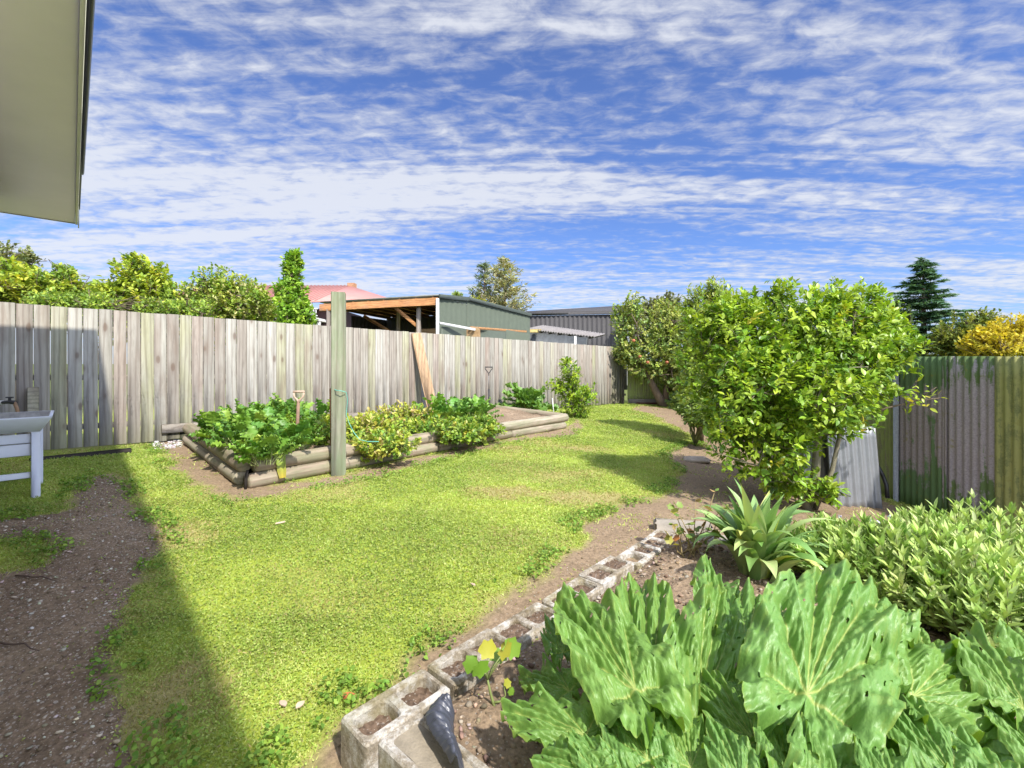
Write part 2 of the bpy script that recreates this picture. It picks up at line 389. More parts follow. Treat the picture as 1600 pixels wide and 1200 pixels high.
def groundmat():
    m, t, b = newmat('ground_surface'); a = t.nodes.new('ShaderNodeAttribute'); a.attribute_name = 'col'
    se = t.nodes.new('ShaderNodeSeparateColor'); L(t, a.outputs['Color'], se.inputs[0])
    v = coords(t)
    n1 = tex(t, 'ShaderNodeTexNoise', 1.3, v, Detail=8, Roughness=0.7); n2 = tex(t, 'ShaderNodeTexNoise', 38, v, Detail=6, Roughness=0.75)
    vo = tex(t, 'ShaderNodeTexVoronoi', 55, v)
    soil = mixc(t, n1.outputs[0], (0.20, 0.145, 0.095), (0.37, 0.285, 0.19))
    soil = mixc(t, 1.0, soil, ramp(t, n2.outputs[0], [(0.3, (0.5, 0.48, 0.46)), (0.7, (1.35, 1.3, 1.25))]), 'MULTIPLY')
    peb = mathn(t, 'MULTIPLY', mathn(t, 'LESS_THAN', vo.outputs['Distance'], 0.28), mathn(t, 'GREATER_THAN', tex(t, 'ShaderNodeTexNoise', 70, v).outputs[0], 0.60))
    soil = mixc(t, mathn(t, 'MULTIPLY', peb, 0.55), soil, (0.42, 0.38, 0.33))
    turf = mixc(t, ramp(t, n2.outputs[0], [(0.35, (0, 0, 0)), (0.65, (1, 1, 1))]), (0.22, 0.28, 0.04), (0.38, 0.44, 0.06))
    turf = mixc(t, mathn(t, 'MULTIPLY', se.outputs[1], 0.8), turf, (0.36, 0.30, 0.14))
    turf = mixc(t, se.outputs[2], turf, (0.14, 0.17, 0.05))
    L(t, mixc(t, se.outputs[0], soil, turf), b.inputs['Base Color']); b.inputs['Roughness'].default_value = 0.95; b.inputs['Specular IOR Level'].default_value = 0.15
    bump(t, b, n2.outputs[0], 0.7, 0.015); return m
ground = build('ground', np.stack([gx, gy, gz], 1), gF, groundmat(), col=gcol, smooth=True); tagp(ground, kind='structure')
ground['label'] = 'gently sloping back yard ground of mown lawn and bare brown soil'

def soilmat(name, c1, c2, stones=0.6, sc=(0.42, 0.38, 0.33)):
    m, t, b = newmat(name); v = coords(t)
    n1 = tex(t, 'ShaderNodeTexNoise', 1.8, v, Detail=8, Roughness=0.7); n2 = tex(t, 'ShaderNodeTexNoise', 30, v, Detail=8, Roughness=0.8)
    vo = tex(t, 'ShaderNodeTexVoronoi', 42, v); vo2 = tex(t, 'ShaderNodeTexVoronoi', 95, v)
    s = mixc(t, ramp(t, n1.outputs[0], [(0.35, (0, 0, 0)), (0.68, (1, 1, 1))]), c1, c2)
    s = mixc(t, 1.0, s, ramp(t, n2.outputs[0], [(0.3, (0.45, 0.43, 0.42)), (0.7, (1.4, 1.35, 1.3))]), 'MULTIPLY')
    for vv, th in ((vo, .28), (vo2, .3)):
        sel = mathn(t, 'GREATER_THAN', mathn(t, 'FRACT', mathn(t, 'MULTIPLY', vv.outputs['Color'], 5.7)), 1 - stones * .5)
        pb = mathn(t, 'MULTIPLY', mathn(t, 'LESS_THAN', vv.outputs['Distance'], th), sel)
        s = mixc(t, mathn(t, 'MULTIPLY', pb, 0.6), s, sc)
    L(t, s, b.inputs['Base Color']); b.inputs['Roughness'].default_value = 0.95; b.inputs['Specular IOR Level'].default_value = 0.15
    bump(t, b, mathn(t, 'ADD', n2.outputs[0], vo.outputs['Distance']), 0.8, 0.015); return m
def patch(name, poly, mat, step, edge=0.1, lift=0.012, rough=0.03, extra=None, label=None):
    p = np.array(poly); xs = np.arange(p[:, 0].min() - .1, p[:, 0].max() + .1, step); ys = np.arange(max(-1, p[:, 1].min() - .1), p[:, 1].max() + .1, step)
    x, y, Fq = gridmesh(xs, ys); d = poly_sd(x, y, poly) + (fbm(x * 5, y * 5, 61, 3) - .5) * .15
    z = G(x, y) + np.clip((d) / edge, -1, 1) * lift + (fbm(x * 9, y * 9, 62, 4) - .5) * rough * np.clip(d / edge, 0, 1)
    if extra is not None: z = z + extra(x, y)
    keep = (d > -.12)[Fq].any(1); Fk = Fq[keep]; used = np.unique(Fk); mp = np.full(len(x), -1); mp[used] = np.arange(len(used))
    o = build(name, np.stack([x, y, z], 1)[used], mp[Fk], mat, smooth=True); tagp(o, label, kind='structure'); return o
mat_path = soilmat('path_gravel', (0.21, 0.15, 0.10), (0.33, 0.25, 0.17), 0.9, (0.55, 0.48, 0.40))
patch('path', [p for p in PATH if p[1] > -1], mat_path, 0.035, 0.06, 0.008, 0.02, label='shaded gravelly soil path beside the lawn')
# garden bed soil inside the block edging
ROW0 = np.array([-0.65, 1.707]); ROWD = nrm(np.array([0.673, 0.739])); ROWN = np.array([ROWD[1], -ROWD[0]])
GARDEN = [tuple(ROW0 + ROWN * .19 - ROWD * .1), tuple(ROW0 + ROWD * 2.75 + ROWN * .19), (1.55, 3.65), (2.2, 3.55), (2.7, 3.2), (4.6, 3.6), (4.7, -.8), (0.3, -.8)]
mat_soil = soilmat('garden_soil_surface', (0.21, 0.155, 0.105), (0.36, 0.275, 0.19), 0.35)
patch('garden_soil', GARDEN, mat_soil, 0.035, 0.12, 0.02, 0.07, label='loose brown soil of the planting bed behind the concrete block edging')

# ------------------------------------------------------------------ scatter
def tmpl_leaf(w=0.42, curl=0.18, fold=0.12, rows=3):
    ts = np.linspace(0, 1, rows + 2); V = [(0, 0, 0)]
    for t in ts[1:-1]:
        ww = w * math.sin(math.pi * min(1, t ** .85)) * .5 * 1.0; z = -curl * t * t
        V += [(-ww, t, z + fold * ww * 2), (0, t, z), (ww, t, z + fold * ww * 2)]
    V.append((0, 1, -curl)); V = np.array(V); n = len(V) - 1; Fa = [(0, 2, 1), (0, 3, 2)]
    for r in range(rows - 1):
        a = 1 + r * 3; b = a + 3
        for k in (0, 1): Fa += [(a + k, a + k + 1, b + k + 1), (a + k, b + k + 1, b + k)]
    a = 1 + (rows - 1) * 3; Fa += [(a, a + 1, n), (a + 1, a + 2, n)]
    return V, np.array(Fa)
def tmpl_ruffle(seed=0, w=0.7, amp=0.10, nx=6, ny=8, k=3.0):
    r = np.random.default_rng(seed); V = []; ph = r.random(4) * 6.28
    for j in range(ny + 1):
        t = j / ny; ww = w * .5 * (math.sin(math.pi * min(1, .06 + .94 * t ** .8)) ** .6) * (1 + .10 * math.sin(17 * t + ph[3]))
        for i in range(nx + 1):
            s = i / nx * 2 - 1
            z = -.22 * t * t + amp * abs(s) ** 1.2 * (math.sin(k * 6.28 * t + ph[0 if s < 0 else 1]) + .5 * math.sin(k * 14 * t + ph[2])) + .12 * abs(s) * .5 + r.normal() * .012
            V.append((s * ww, t + .03 * math.sin(5 * s + ph[2]) * abs(s), z))
    i = np.arange((nx + 1) * (ny + 1)).reshape(ny + 1, nx + 1)
    q = np.stack([i[:-1, :-1], i[:-1, 1:], i[1:, 1:], i[1:, :-1]], -1).reshape(-1, 4)
    return np.array(V), np.concatenate([q[:, [0, 1, 2]], q[:, [0, 2, 3]]])
def instance(T, pos, axis, up, scale, col):
    V, Fa = T; n = len(pos); y = nrm(axis); z = up - y * (up * y).sum(-1, keepdims=True); z = nrm(z); x = np.cross(y, z)
    s = np.asarray(scale, float)
    if s.ndim == 1: s = np.stack([s, s, s], 1)
    W = pos[:, None, :] + x[:, None, :] * (V[None, :, 0:1] * s[:, None, 0:1]) + y[:, None, :] * (V[None, :, 1:2] * s[:, None, 1:2]) + z[:, None, :] * (V[None, :, 2:3] * s[:, None, 2:3])
    FF = Fa[None] + (np.arange(n) * len(V))[:, None, None]
    return W.reshape(-1, 3), FF.reshape(-1, Fa.shape[1]), np.repeat(col, len(V), axis=0)
def join(parts):
    Vs, Fs, Cs, k = [], [], [], 0
    for V, Fa, c in parts: Vs.append(V); Fs.append(Fa + k); Cs.append(c); k += len(V)
    return np.concatenate(Vs), np.concatenate(Fs), np.concatenate(Cs)
def rdir(n, up=0.0):
    v = RNG.normal(size=(n, 3)); v = nrm(v); v[:, 2] += up; return nrm(v)
def pick(cols, n, wts=None, var=0.15):
    cols = np.array(cols); w = None if wts is None else np.array(wts) / sum(wts)
    c = cols[RNG.choice(len(cols), n, p=w)] * (1 + RNG.normal(size=(n, 1)) * var) * (1 + RNG.normal(size=(n, 3)) * var * .3)
    return np.clip(c, .005, 1)
MAT_GRASS = leafmat('grass_blades', rough=0.5, trans=0.35, spec=0.25, tint=(1.2, 1.15, 0.6))
def in_view(x, y, m=1.12): return (np.abs(x) < y * 1.125 * m + .25) & (y > .55)
def scatter_pts(n_per, bounds, dens):
    """random points in view, thinned with distance"""
    x0, x1, y0, y1 = bounds; n = int((x1 - x0) * (y1 - y0) * n_per); x = RNG.uniform(x0, x1, n); y = RNG.uniform(y0, y1, n)
    k = in_view(x, y) & (RNG.random(n) < dens(x, y)); return x[k], y[k]
sx, sy = [], []
for (y0, y1, dn) in ((.9, 2.6, 24000), (2.6, 4.2, 13000), (4.2, 7, 7500), (7, 10.5, 3800), (10.5, 15.3, 1900)):
    x, y = scatter_pts(dn, (-6.5, 6.2, y0, y1), lambda x, y: 1.0 + 0 * x); sx.append(x); sy.append(y)
x = np.concatenate(sx); y = np.concatenate(sy)
fside = ((x - FP0[0]) * FN[0] + (y - FP0[1]) * FN[1])
m = softmask(x, y); keep = ((m > RNG.random(len(x)) * .85 + .1) | ((RNG.random(len(x)) < .10 * np.clip(fbm(x * 4, y * 4, 88, 3) * 2.4 - 1, 0, 1)) & (poly_sd(x, y, PATH) < .3))) & (poly_sd(x, y, [tuple(b) for b in BED]) < -.1) & (fside > .06) & (x < 5.6)
keep &= RNG.random(len(x)) < (1 - .35 * straw(x, y))
x, y = x[keep], y[keep]; n = len(x); st2 = straw(x, y); m = m[keep]
print('grass blades', n)
D_ = np.maximum(y, 1); wd = .0026 + .0012 * D_; lush = fbm(x * 1.7, y * 1.7, 77, 3)
h = RNG.uniform(.012, .030, n) * (.75 + .7 * lush) * (1 + .03 * D_)
pos = np.stack([x, y, G(x, y) - .004], 1)
ax_ = rdir(n, 0) * np.array([1, 1, .25]) ; ax_[:, 2] = np.abs(ax_[:, 2]) + RNG.uniform(.12, .75, n); 
lean = np.stack([fbm(x * 1.3, y * 1.3, 90, 2) - .5, fbm(x * 1.3, y * 1.3, 91, 2) - .5, 0 * x], 1) * 1.2
ax_ = nrm(nrm(ax_) + lean)
GT = (np.array([(-.5, 0, 0), (.5, 0, 0), (-.42, .55, .0), (.42, .55, .0), (0, 1, -.22)]), np.array([(0, 1, 3), (0, 3, 2), (2, 3, 4)]))
g1 = pick([(0.35, 0.465, 0.10), (0.27, 0.40, 0.075), (0.48, 0.54, 0.19)], n, [5, 2.5, 2.4], .10)
g1 = g1 * (.78 + .50 * fbm(x * 7, y * 7, 140, 3))[:, None]
g2 = pick([(0.50, 0.42, 0.20), (0.38, 0.36, 0.12)], n, [2, 2], .12)
pm = np.clip((fbm(x * 1.4, y * 1.4, 55, 4) - .38) * 3.2, 0, 1)[:, None]
g1 = g1 * (0.78 + .34 * pm) + pm * np.array([.085, .045, .02])
mixs = (RNG.random(n) < st2 * .85 + .05)[:, None]; gc = np.where(mixs, g2, g1)
upv = rdir(n, .5)
P1 = instance(GT, pos, ax_, upv, np.stack([wd, h, h], 1), gc)
# clover-like leaflets lying over the turf
k = (RNG.random(n) < .2) & (st2 < .6); xc, yc = x[k] + RNG.normal(size=k.sum()) * .01, y[k]; nk = k.sum()
CT = (np.array([(0, 0, 0), (-.5, .5, .06), (-.3, 1, 0), (.3, 1, 0), (.5, .5, .06)]), np.array([(0, 4, 3), (0, 3, 2), (0, 2, 1)]))
sz = (.006 + .0011 * D_[k]) * RNG.uniform(.8, 1.3, nk)
P2 = instance(CT, np.stack([xc, yc, G(xc, yc) + RNG.uniform(.008, .024, nk)], 1), rdir(nk) * np.array([1, 1, .35]), rdir(nk, 1.6), sz, pick([(0.35, 0.465, 0.09), (0.29, 0.42, 0.07), (.44, .51, .14)], nk, None, .06))
V, Fa, cc = join([P1, P2])
grass = build('grass', V, Fa, MAT_GRASS, col=cc); tagp(grass, 'short bright green mown lawn with yellow dry patches', 'grass', kind='stuff')

# taller clover and weeds along the edges of the turf
def edge_pts(n, poly, lo, hi):
    x = RNG.uniform(-6, 4, n); y = RNG.uniform(1, 9, n); d = poly_sd(x, y, poly); k = (d > lo) & (d < hi) & in_view(x, y); return x[k], y[k]
wx, wy = [], []
for poly, nn in ((PATH, 60000), (BARE, 60000), (BEDSTRIP, 26000)):
    a, b_ = edge_pts(nn, poly, -.16, .05); cl = fbm(a * 3.1, b_ * 3.1, 70, 2) > .46; wx.append(a[cl]); wy.append(b_[cl])
wx = np.concatenate(wx); wy = np.concatenate(wy)
kk = (poly_sd(wx, wy, [tuple(b) for b in BED]) < -.05); wx, wy = wx[kk], wy[kk]
nw = len(wx); rep = 4; px_ = np.repeat(wx, rep) + RNG.normal(size=nw * rep) * .018; py_ = np.repeat(wy, rep) + RNG.normal(size=nw * rep) * .018; n2 = len(px_)
hh = RNG.uniform(.012, .05, n2)
Lf = tmpl_leaf(.8, .2, .15, 2)
wv = instance(Lf, np.stack([px_, py_, G(px_, py_) + hh], 1), rdir(n2, .15) * np.array([1, 1, .5]), rdir(n2, 1.5), RNG.uniform(.014, .030, n2), pick([(0.20, 0.34, 0.05), (0.29, 0.43, 0.07), (.15, .27, .04)], n2, None, .15))
weeds = build('weeds', *wv[:2], MAT_GRASS, col=wv[2]); tagp(weeds, 'low clover and weeds creeping along the ragged edge of the lawn', 'weeds', kind='stuff')

# gravel and clods
def stones(name, n, bounds, poly, size, cols, label, rnd=.35, extra=None, sink=.3):
    x = RNG.uniform(bounds[0], bounds[1], n); y = RNG.uniform(bounds[2], bounds[3], n); d = poly_sd(x, y, poly)
    k = (d > .02) & in_view(x, y); x, y = x[k], y[k]; n = len(x)
    ph = (1 + 5 ** .5) / 2; iv = nrm(np.array([(-1, ph, 0), (1, ph, 0), (-1, -ph, 0), (1, -ph, 0), (0, -1, ph), (0, 1, ph), (0, -1, -ph), (0, 1, -ph), (ph, 0, -1), (ph, 0, 1), (-ph, 0, -1), (-ph, 0, 1)], float))
    fi = np.array([(0, 11, 5), (0, 5, 1), (0, 1, 7), (0, 7, 10), (0, 10, 11), (1, 5, 9), (5, 11, 4), (11, 10, 2), (10, 7, 6), (7, 1, 8), (3, 9, 4), (3, 4, 2), (3, 2, 6), (3, 6, 8), (3, 8, 9), (4, 9, 5), (2, 4, 11), (6, 2, 10), (8, 6, 7), (9, 8, 1)])
    s = size[0] * (size[1] / size[0]) ** (RNG.random(n) ** 2.2); sc3 = np.stack([s * RNG.uniform(.6, 1.3, n), s * RNG.uniform(.6, 1.3, n), s * RNG.uniform(.35, .7, n)], 1)
    z = G(x, y) + (extra(x, y) if extra is not None else 0) + sc3[:, 2] * (1 - sink)
    ax = rdir(n) * np.array([1, 1, .2]); V, Fs, cc = instance((iv, fi), np.stack([x, y, z], 1), ax, rdir(n, 3), sc3, pick(cols, n, None, .2))
    V = V + RNG.normal(size=V.shape) * np.repeat(s, 12)[:, None] * .12
    m_, t, b = newmat(name + '_surface'); a = t.nodes.new('ShaderNodeAttribute'); a.attribute_name = 'col'; L(t, a.outputs['Color'], b.inputs['Base Color']); b.inputs['Roughness'].default_value = .9; b.inputs['Specular IOR Level'].default_value = .2
    o = build(name, V, Fs, m_, col=cc); tagp(o, label, 'gravel' if 'gravel' in name else 'soil', kind='stuff'); return o
stones('gravel', 30000, (-6, 0.2, .8, 6), PATH, (.003, .012), [(.44, .37, .29), (.31, .24, .17), (.58, .52, .43), (.22, .16, .11)], 'scattered small grey and brown stones on the shaded soil path', extra=lambda x, y: .008 + 0 * x)
stones('soil_clods', 15000, (-.6, 4.6, .8, 3.8), GARDEN, (.003, .018), [(.24, .175, .12), (.32, .24, .17), (.17, .12, .085), (.40, .33, .26)], 'crumbs and clods of brown soil in the planting bed', extra=lambda x, y: .02 + (fbm(x * 9, y * 9, 62, 4) - .5) * .07)
stones('loose_stones', 9000, (-.9, 5, 1, 9), BARE, (.002, .008), [(.36, .32, .27), (.22, .17, .12), (.16, .11, .08)], 'fine stones and crumbs on the bare strip beside the lawn')
stones('white_gravel', 900, (-5.6, -4.4, 6.0, 7.2), pxpoly([(232, 692), (262, 684), (292, 688), (285, 700), (240, 703)]), (.012, .03), [(.55, .52, .5), (.42, .4, .38)], 'pale crushed stones at the foot of the wooden fence')

# dry leaf flakes lying about on the bare soil
n = 5200; x = RNG.uniform(-1, 5, n); y = RNG.uniform(1.2, 11, n); k = (poly_sd(x, y, BARE) > .02) & in_view(x, y) & (fbm(x * 2.5, y * 2.5, 200, 3) > .47) & (x < 4.7); x, y = x[k], y[k]; n = len(x)
fl_ = instance(tmpl_leaf(.5, .25, .2, 1), np.stack([x, y, G(x, y) + .012], 1), rdir(n) * np.array([1, 1, .25]), rdir(n, 1.6), RNG.uniform(.010, .030, n), pick([(.42, .32, .20), (.30, .20, .12), (.50, .42, .26), (.20, .13, .09)], n, None, .15))
tagp(build('leaf_litter', fl_[0], fl_[1], MAT_GRASS, col=fl_[2]), 'small dry leaf flakes littering the bare soil by the citrus', 'litter', kind='stuff')

# ================================================================== WOODEN FENCE
TONES = [(0.35, 0.32, 0.265), (0.39, 0.365, 0.27), (0.31, 0.275, 0.23), (0.38, 0.37, 0.245), (0.41, 0.39, 0.335), (0.35, 0.295, 0.245), (0.35, 0.345, 0.215), (0.44, 0.42, 0.365), (0.33, 0.31, 0.265)]
TONES = [tuple(v * .87 for v in t_) for t_ in TONES]
m_pal = woodmat('weathered_palings', TONES, grain=1.0, stretch=0.07, foot=0.15)
m_rail = woodmat('fence_rails', TONES[:4], axis=0, rnd=True, knots=False)
wf = thing('wooden_fence', 'long weathered vertical paling fence along the left side behind the raised bed', 'fence', (*fence_pt(5), float(G(np.array([fence_pt(5)[0]]), np.array([fence_pt(5)[1]]))[0])))
F3 = np.array([*FD, 0]); N3 = np.array([*FN, 0])
nb = 0; t = -1.05
def topz(t): return 0.74 + (0.524 - 0.74) * t / 13.96 + CAMZ
while t < 13.93 and nb < 100:
    w = 0.1485 + random.uniform(-.003, .003); w = min(w, 13.96 - t)
    c = fence_pt(t + w / 2); g0 = float(G(np.array([c[0]]), np.array([c[1]]))[0])
    zt = topz(t) + random.uniform(-.006, .006); zb = g0 + random.uniform(.01, .05) if t > 1.5 else g0 + .02
    tilt = random.uniform(-.0025, .0025)
    th = .018; off = random.uniform(-.002, .003)
    po_ = MB().box((c[0], c[1] + off, (zt + zb) / 2), (w - random.uniform(.004, .010), th, zt - zb), ax=(1, 0, tilt), az=(-tilt, 0, 1), bev=.002).build('paling', m_pal, wf, origin=(c[0], c[1], zb)); po_.rotation_euler = (0, 0, math.atan2(FD[1], FD[0]))
    t += w; nb += 1
for hz in (.3, .95, 1.6):
    a = fence_pt(-1); b = fence_pt(13.9); za = topz(-1) - 1.86 + hz; zb = topz(13.9) - 1.86 + hz
    ca = (np.array([*a, za]) + np.array([*b, zb])) / 2 - N3 * .035; d = np.array([*(b - a), zb - za])
    MB().box(ca, (np.linalg.norm(d), .045, .07), ax=d, ay=N3, az=(0, 0, 1), bev=.004).build('rail', m_rail, wf)
for i in range(7):
    p = fence_pt(-.8 + i * 2.42) - FN * .105; z = topz(-.8 + i * 2.42) - .08
    MB().box((p[0], p[1], z - .9), (.1, .09, 1.95), ax=F3, ay=N3, bev=.004).build('post', m_rail, wf)
# dark end post stubs at the far end
m_dark = simple('dark_timber', (0.035, 0.028, 0.024), .85)
for k, (px, hgt) in enumerate(((959, .10), (973, .22))):
    p = gp(px, 632); p = on(*(p[:2])); o = MB().box(p + (0, 0, hgt / 2 - .03), (.07, .05, hgt + .06), bev=.006, ax=F3, ay=N3).build('wooden_stub', m_dark, None, origin=p)
    tagp(o, ['short dark stub of timber at the foot of the wooden fence far end', 'taller dark upright stub of timber beside the far end of the wooden fence'][k], 'stub')

# ================================================================== CORRUGATED FENCES
def corr_sheet(p0, p1, zt, zb, lean=(0, 0), pitch=.076, amp=.009, wav=0, rows=8, seed=0, thick=.0012):
    """one corrugated sheet from plan point p0 to p1 (plan), between heights; returns V,F"""
    p0 = np.array(p0, float); p1 = np.array(p1, float); Lh = np.linalg.norm(p1 - p0); d = (p1 - p0) / Lh; nn = np.array([d[1], -d[0]])
    nx = int(Lh / pitch * 8) + 1; s = np.linspace(0, Lh, nx); zz_ = np.linspace(0, 1, rows + 1)
    V = []
    for side in (1, -1):
        for q in zz_:
            for si in s:
                o = amp * math.sin(2 * math.pi * si / pitch + seed) + wav * (math.sin(si * 4.1 + seed + q * 2)) * q + side * thick / 2
                pt = p0 + d * si + nn * (o + lean[0] * q) + d * lean[1] * q
                zbb = zb(si / Lh) if callable(zb) else zb; ztt = zt(si / Lh) if callable(zt) else zt
                V.append((pt[0], pt[1], zbb + (ztt - zbb) * q))
    i = np.arange(nx * (rows + 1)).reshape(rows + 1, nx); m_ = nx * (rows + 1)
    q = np.stack([i[:-1, :-1], i[:-1, 1:], i[1:, 1:], i[1:, :-1]], -1).reshape(-1, 4)
    Fs = [q, q[:, ::-1] + m_]
    for e in (i[0], i[-1][::-1], i[:, -1], i[:, 0][::-1]):
        Fs.append(np.stack([e[:-1], e[:-1] + m_, e[1:] + m_, e[1:]], -1))
    return np.array(V), np.concatenate(Fs)
def corrmat(name, paint, bare, worn=0.5, lichen=0.35, green_top=0.0, green_foot=0.0, rough=.7, metal=0.0):
    m, t, b = newmat(name); v = coords(t); vs = coords(t, (9, 9, 1.1)); 
    n1 = tex(t, 'ShaderNodeTexNoise', 1.2, vs, Detail=7, Roughness=0.7); n2 = tex(t, 'ShaderNodeTexNoise', 7, v, Detail=7, Roughness=0.75); n3 = tex(t, 'ShaderNodeTexNoise', 60, v, Detail=4, Roughness=0.7)
    se = t.nodes.new('ShaderNodeSeparateXYZ'); tcn = t.nodes.new('ShaderNodeTexCoord'); L(t, tcn.outputs['Object'], se.inputs[0])
    base = mixc(t, ramp(t, n3.outputs[0], [(0.35, (0, 0, 0)), (0.7, (1, 1, 1))]), bare, tuple(x * .62 for x in bare))
    pk = mathn(t, 'ADD', n1.outputs[0], mathn(t, 'MULTIPLY', n2.outputs[0], .6))
    k = pk
    if green_top: k = mathn(t, 'ADD', k, mathn(t, 'MULTIPLY', mathn(t, 'SUBTRACT', se.outputs[2], 1.35, clamp=True), green_top))
    if green_foot: k = mathn(t, 'ADD', k, mathn(t, 'MULTIPLY', mathn(t, 'SUBTRACT', 0.75, se.outputs[2], clamp=True), green_foot))
    mask = ramp(t, k, [(worn, (0, 0, 0)), (min(.999, worn + .07), (1, 1, 1))])
    pc = mixc(t, n2.outputs[0], tuple(x * .75 for x in paint), tuple(x * 1.25 for x in paint))
    c = mixc(t, mask, base, pc)
    li = mathn(t, 'MULTIPLY', ramp(t, n2.outputs[0], [(0.60, (0, 0, 0)), (0.66, (1, 1, 1))]), lichen)
    c = mixc(t, li, c, (0.20, 0.19, 0.04))
    L(t, c, b.inputs['Base Color']); b.inputs['Roughness'].default_value = rough; b.inputs['Specular IOR Level'].default_value = .3; b.inputs['Metallic'].default_value = metal
    bump(t, b, n3.outputs[0], .25, .004); return m
m_cg = corrmat('green_corrugated', (0.27, 0.32, 0.11), (0.30, 0.30, 0.17), .72, .25)
m_cy = corrmat('olive_corrugated', (0.33, 0.33, 0.12), (0.26, 0.28, 0.11), .74, .35)
m_cp = corrmat('worn_pink_corrugated', (0.115, 0.175, 0.06), (0.41, 0.36, 0.38), .93, .6, .5, .42)
m_cp2 = corrmat('worn_green_corrugated', (0.105, 0.175, 0.07), (0.36, 0.31, 0.31), .87, .7, 1.1, .5)
m_strip = corrmat('grey_flashing', (0.30, 0.34, 0.36), (0.40, 0.42, 0.44), .88, .2)
RF = [np.array([4.97, 3.2]), np.array([4.92, 4.37]), np.array([4.78, 5.66]), np.array([4.95, 7.2]), np.array([6.0, 15.2])]
def rtop(y): return CAMZ + np.interp(y, [3.2, 4.37, 5.66, 6.0, 9, 15.2], [.055, .068, .088, .10, .15, .30])
def gz1(x, y): return float(G(np.array([x]), np.array([y]))[0])
def sheets_on(fence, line, specs):
    """specs: (s0,s1,mat,dz,label) along the polyline length"""
    seg = [np.linalg.norm(line[i + 1] - line[i]) for i in range(len(line) - 1)]; cum = np.r_[0, np.cumsum(seg)]
    def pt(s):
        i = min(max(np.searchsorted(cum, s) - 1, 0), len(seg) - 1); return line[i] + (line[i + 1] - line[i]) * (s - cum[i]) / seg[i]
    for k, (s0, s1, m_, dz, lab) in enumerate(specs):
        a, b = pt(s0), pt(s1); d = nrm(b - a); nn = np.array([d[1], -d[0]]) * (-.004 if k % 2 else .004)
        za, zb = gz1(*a) - .04, gz1(*b) - .04
        V, Fs = corr_sheet(a + nn, b + nn, lambda q, a=a, b=b, dz=dz: rtop(a[1] + (b[1] - a[1]) * q) + dz, lambda q, za=za, zb=zb: za + (zb - za) * q, seed=k * 1.3, wav=.0)
        o = build('corrugated_sheet', V, Fs, m_, fence, origin=(*a, za), smooth=True)
        if lab: o['label'] = lab
rf = thing('corrugated_fence', 'tall rusting green and pink corrugated iron fence along the right side', 'fence', (*RF[2], gz1(*RF[2])))
sheets_on(rf, RF, [(0, .70, m_cy, .0, 'olive yellow corrugated sheet'), (.66, 1.42, m_cy, .0, 'olive yellow corrugated sheet at the edge of view'), (1.36, 1.92, m_cp, .002, 'sheet with bare pinkish grey metal'), (1.87, 2.50, m_cp2, -.002, 'sheet with flaking green paint and lichen'),
    (2.44, 3.22, m_cg, -.09, None), (3.16, 3.96, m_cg, -.07, None), (3.9, 4.7, m_cy, -.05, None), (4.64, 5.44, m_cg, -.05, None), (5.4, 6.2, m_cy, -.04, None), (6.14, 6.94, m_cg, -.02, None), (6.9, 7.7, m_cg, 0, None), (7.64, 8.44, m_cy, 0, None), (8.4, 9.2, m_cg, 0, None), (9.14, 10.0, m_cy, 0, None), (9.96, 10.8, m_cg, 0, None), (10.7, 11.5, m_cy, 0, None), (11.4, 12.1, m_cg, 0, None)])
p = RF[2] + nrm(RF[1] - RF[2]) * .02; z0 = gz1(*p)
MB().box((p[0] - .022, p[1], (z0 + rtop(5.6)) / 2), (.012, .075, rtop(5.6) - z0), bev=.002).build('cover_strip', m_strip, rf)
BFL = [np.array([3.86, 15.22]), np.array([6.0, 15.2])]
bf = thing('corrugated_fence', 'low green corrugated iron fence across the far end of the yard', 'fence', (*BFL[0], gz1(*BFL[0])))
for k in range(3):
    a = BFL[0] + (BFL[1] - BFL[0]) * k / 3; b = BFL[0] + (BFL[1] - BFL[0]) * (k + 1.05) / 3; zb_ = gz1(*a) + .1
    V, Fs = corr_sheet(a, b, zb_ + 1.35, zb_, seed=k); build('corrugated_sheet', V, Fs, [m_cg, m_cg, m_cy][k], bf, smooth=True)
m_conc = simple('grey_concrete', (0.27, 0.24, 0.20), .9, scale=5, bmp=.4)
MB().box((*(BFL[0] + BFL[1]) / 2 - (0, .05), gz1(*BFL[0]) + .03), (2.1, .10, .22), bev=.01).build('concrete_base', m_conc, bf)
# reddish bits and boards in the far corner
m_red = simple('red_brown_litter', (0.16, 0.06, 0.045), .8)

# ================================================================== OWN HOUSE (eave)
EN = np.array([.719, .695]); EM = np.array([-.695, .719]); E0 = np.array([-4.885, 5.118]); ZE = CAMZ + 1.57
def ep(m, n): return E0 + EM * m + EN * n       # m: past the corner, n: outwards
hm_soff = simple('painted_soffit', (0.90, 0.82, 0.97), .5, var=.05, scale=1.2, bmp=.05)
hm_fas = simple('painted_fascia', (0.72, 0.71, 0.58), .5, var=.08, scale=3, bmp=.05)
hm_gut = simple('grey_gutter', (0.13, 0.13, 0.125), .45, var=.1)
hm_wall = simple('cream_weatherboard', (0.62, 0.60, 0.52), .6, var=.06)
hm_roof = simple('dark_roofing', (0.10, 0.10, 0.105), .5)
hs = thing('house', 'cream painted house corner with pale green soffit overhanging at the upper left', 'house', (*ep(-3, -1.5), gz1(*ep(-3, -1.5))))
AX = np.array([*EM, 0]); AY = np.array([*EN, 0])
def hbox(name, m0, m1, n0, n1, z0, z1, mat, bev=0.0):
    c = ep((m0 + m1) / 2, (n0 + n1) / 2); return MB().box((*c, (z0 + z1) / 2), (m1 - m0, n1 - n0, z1 - z0), ax=AX, ay=AY, bev=bev).build(name, mat, hs)
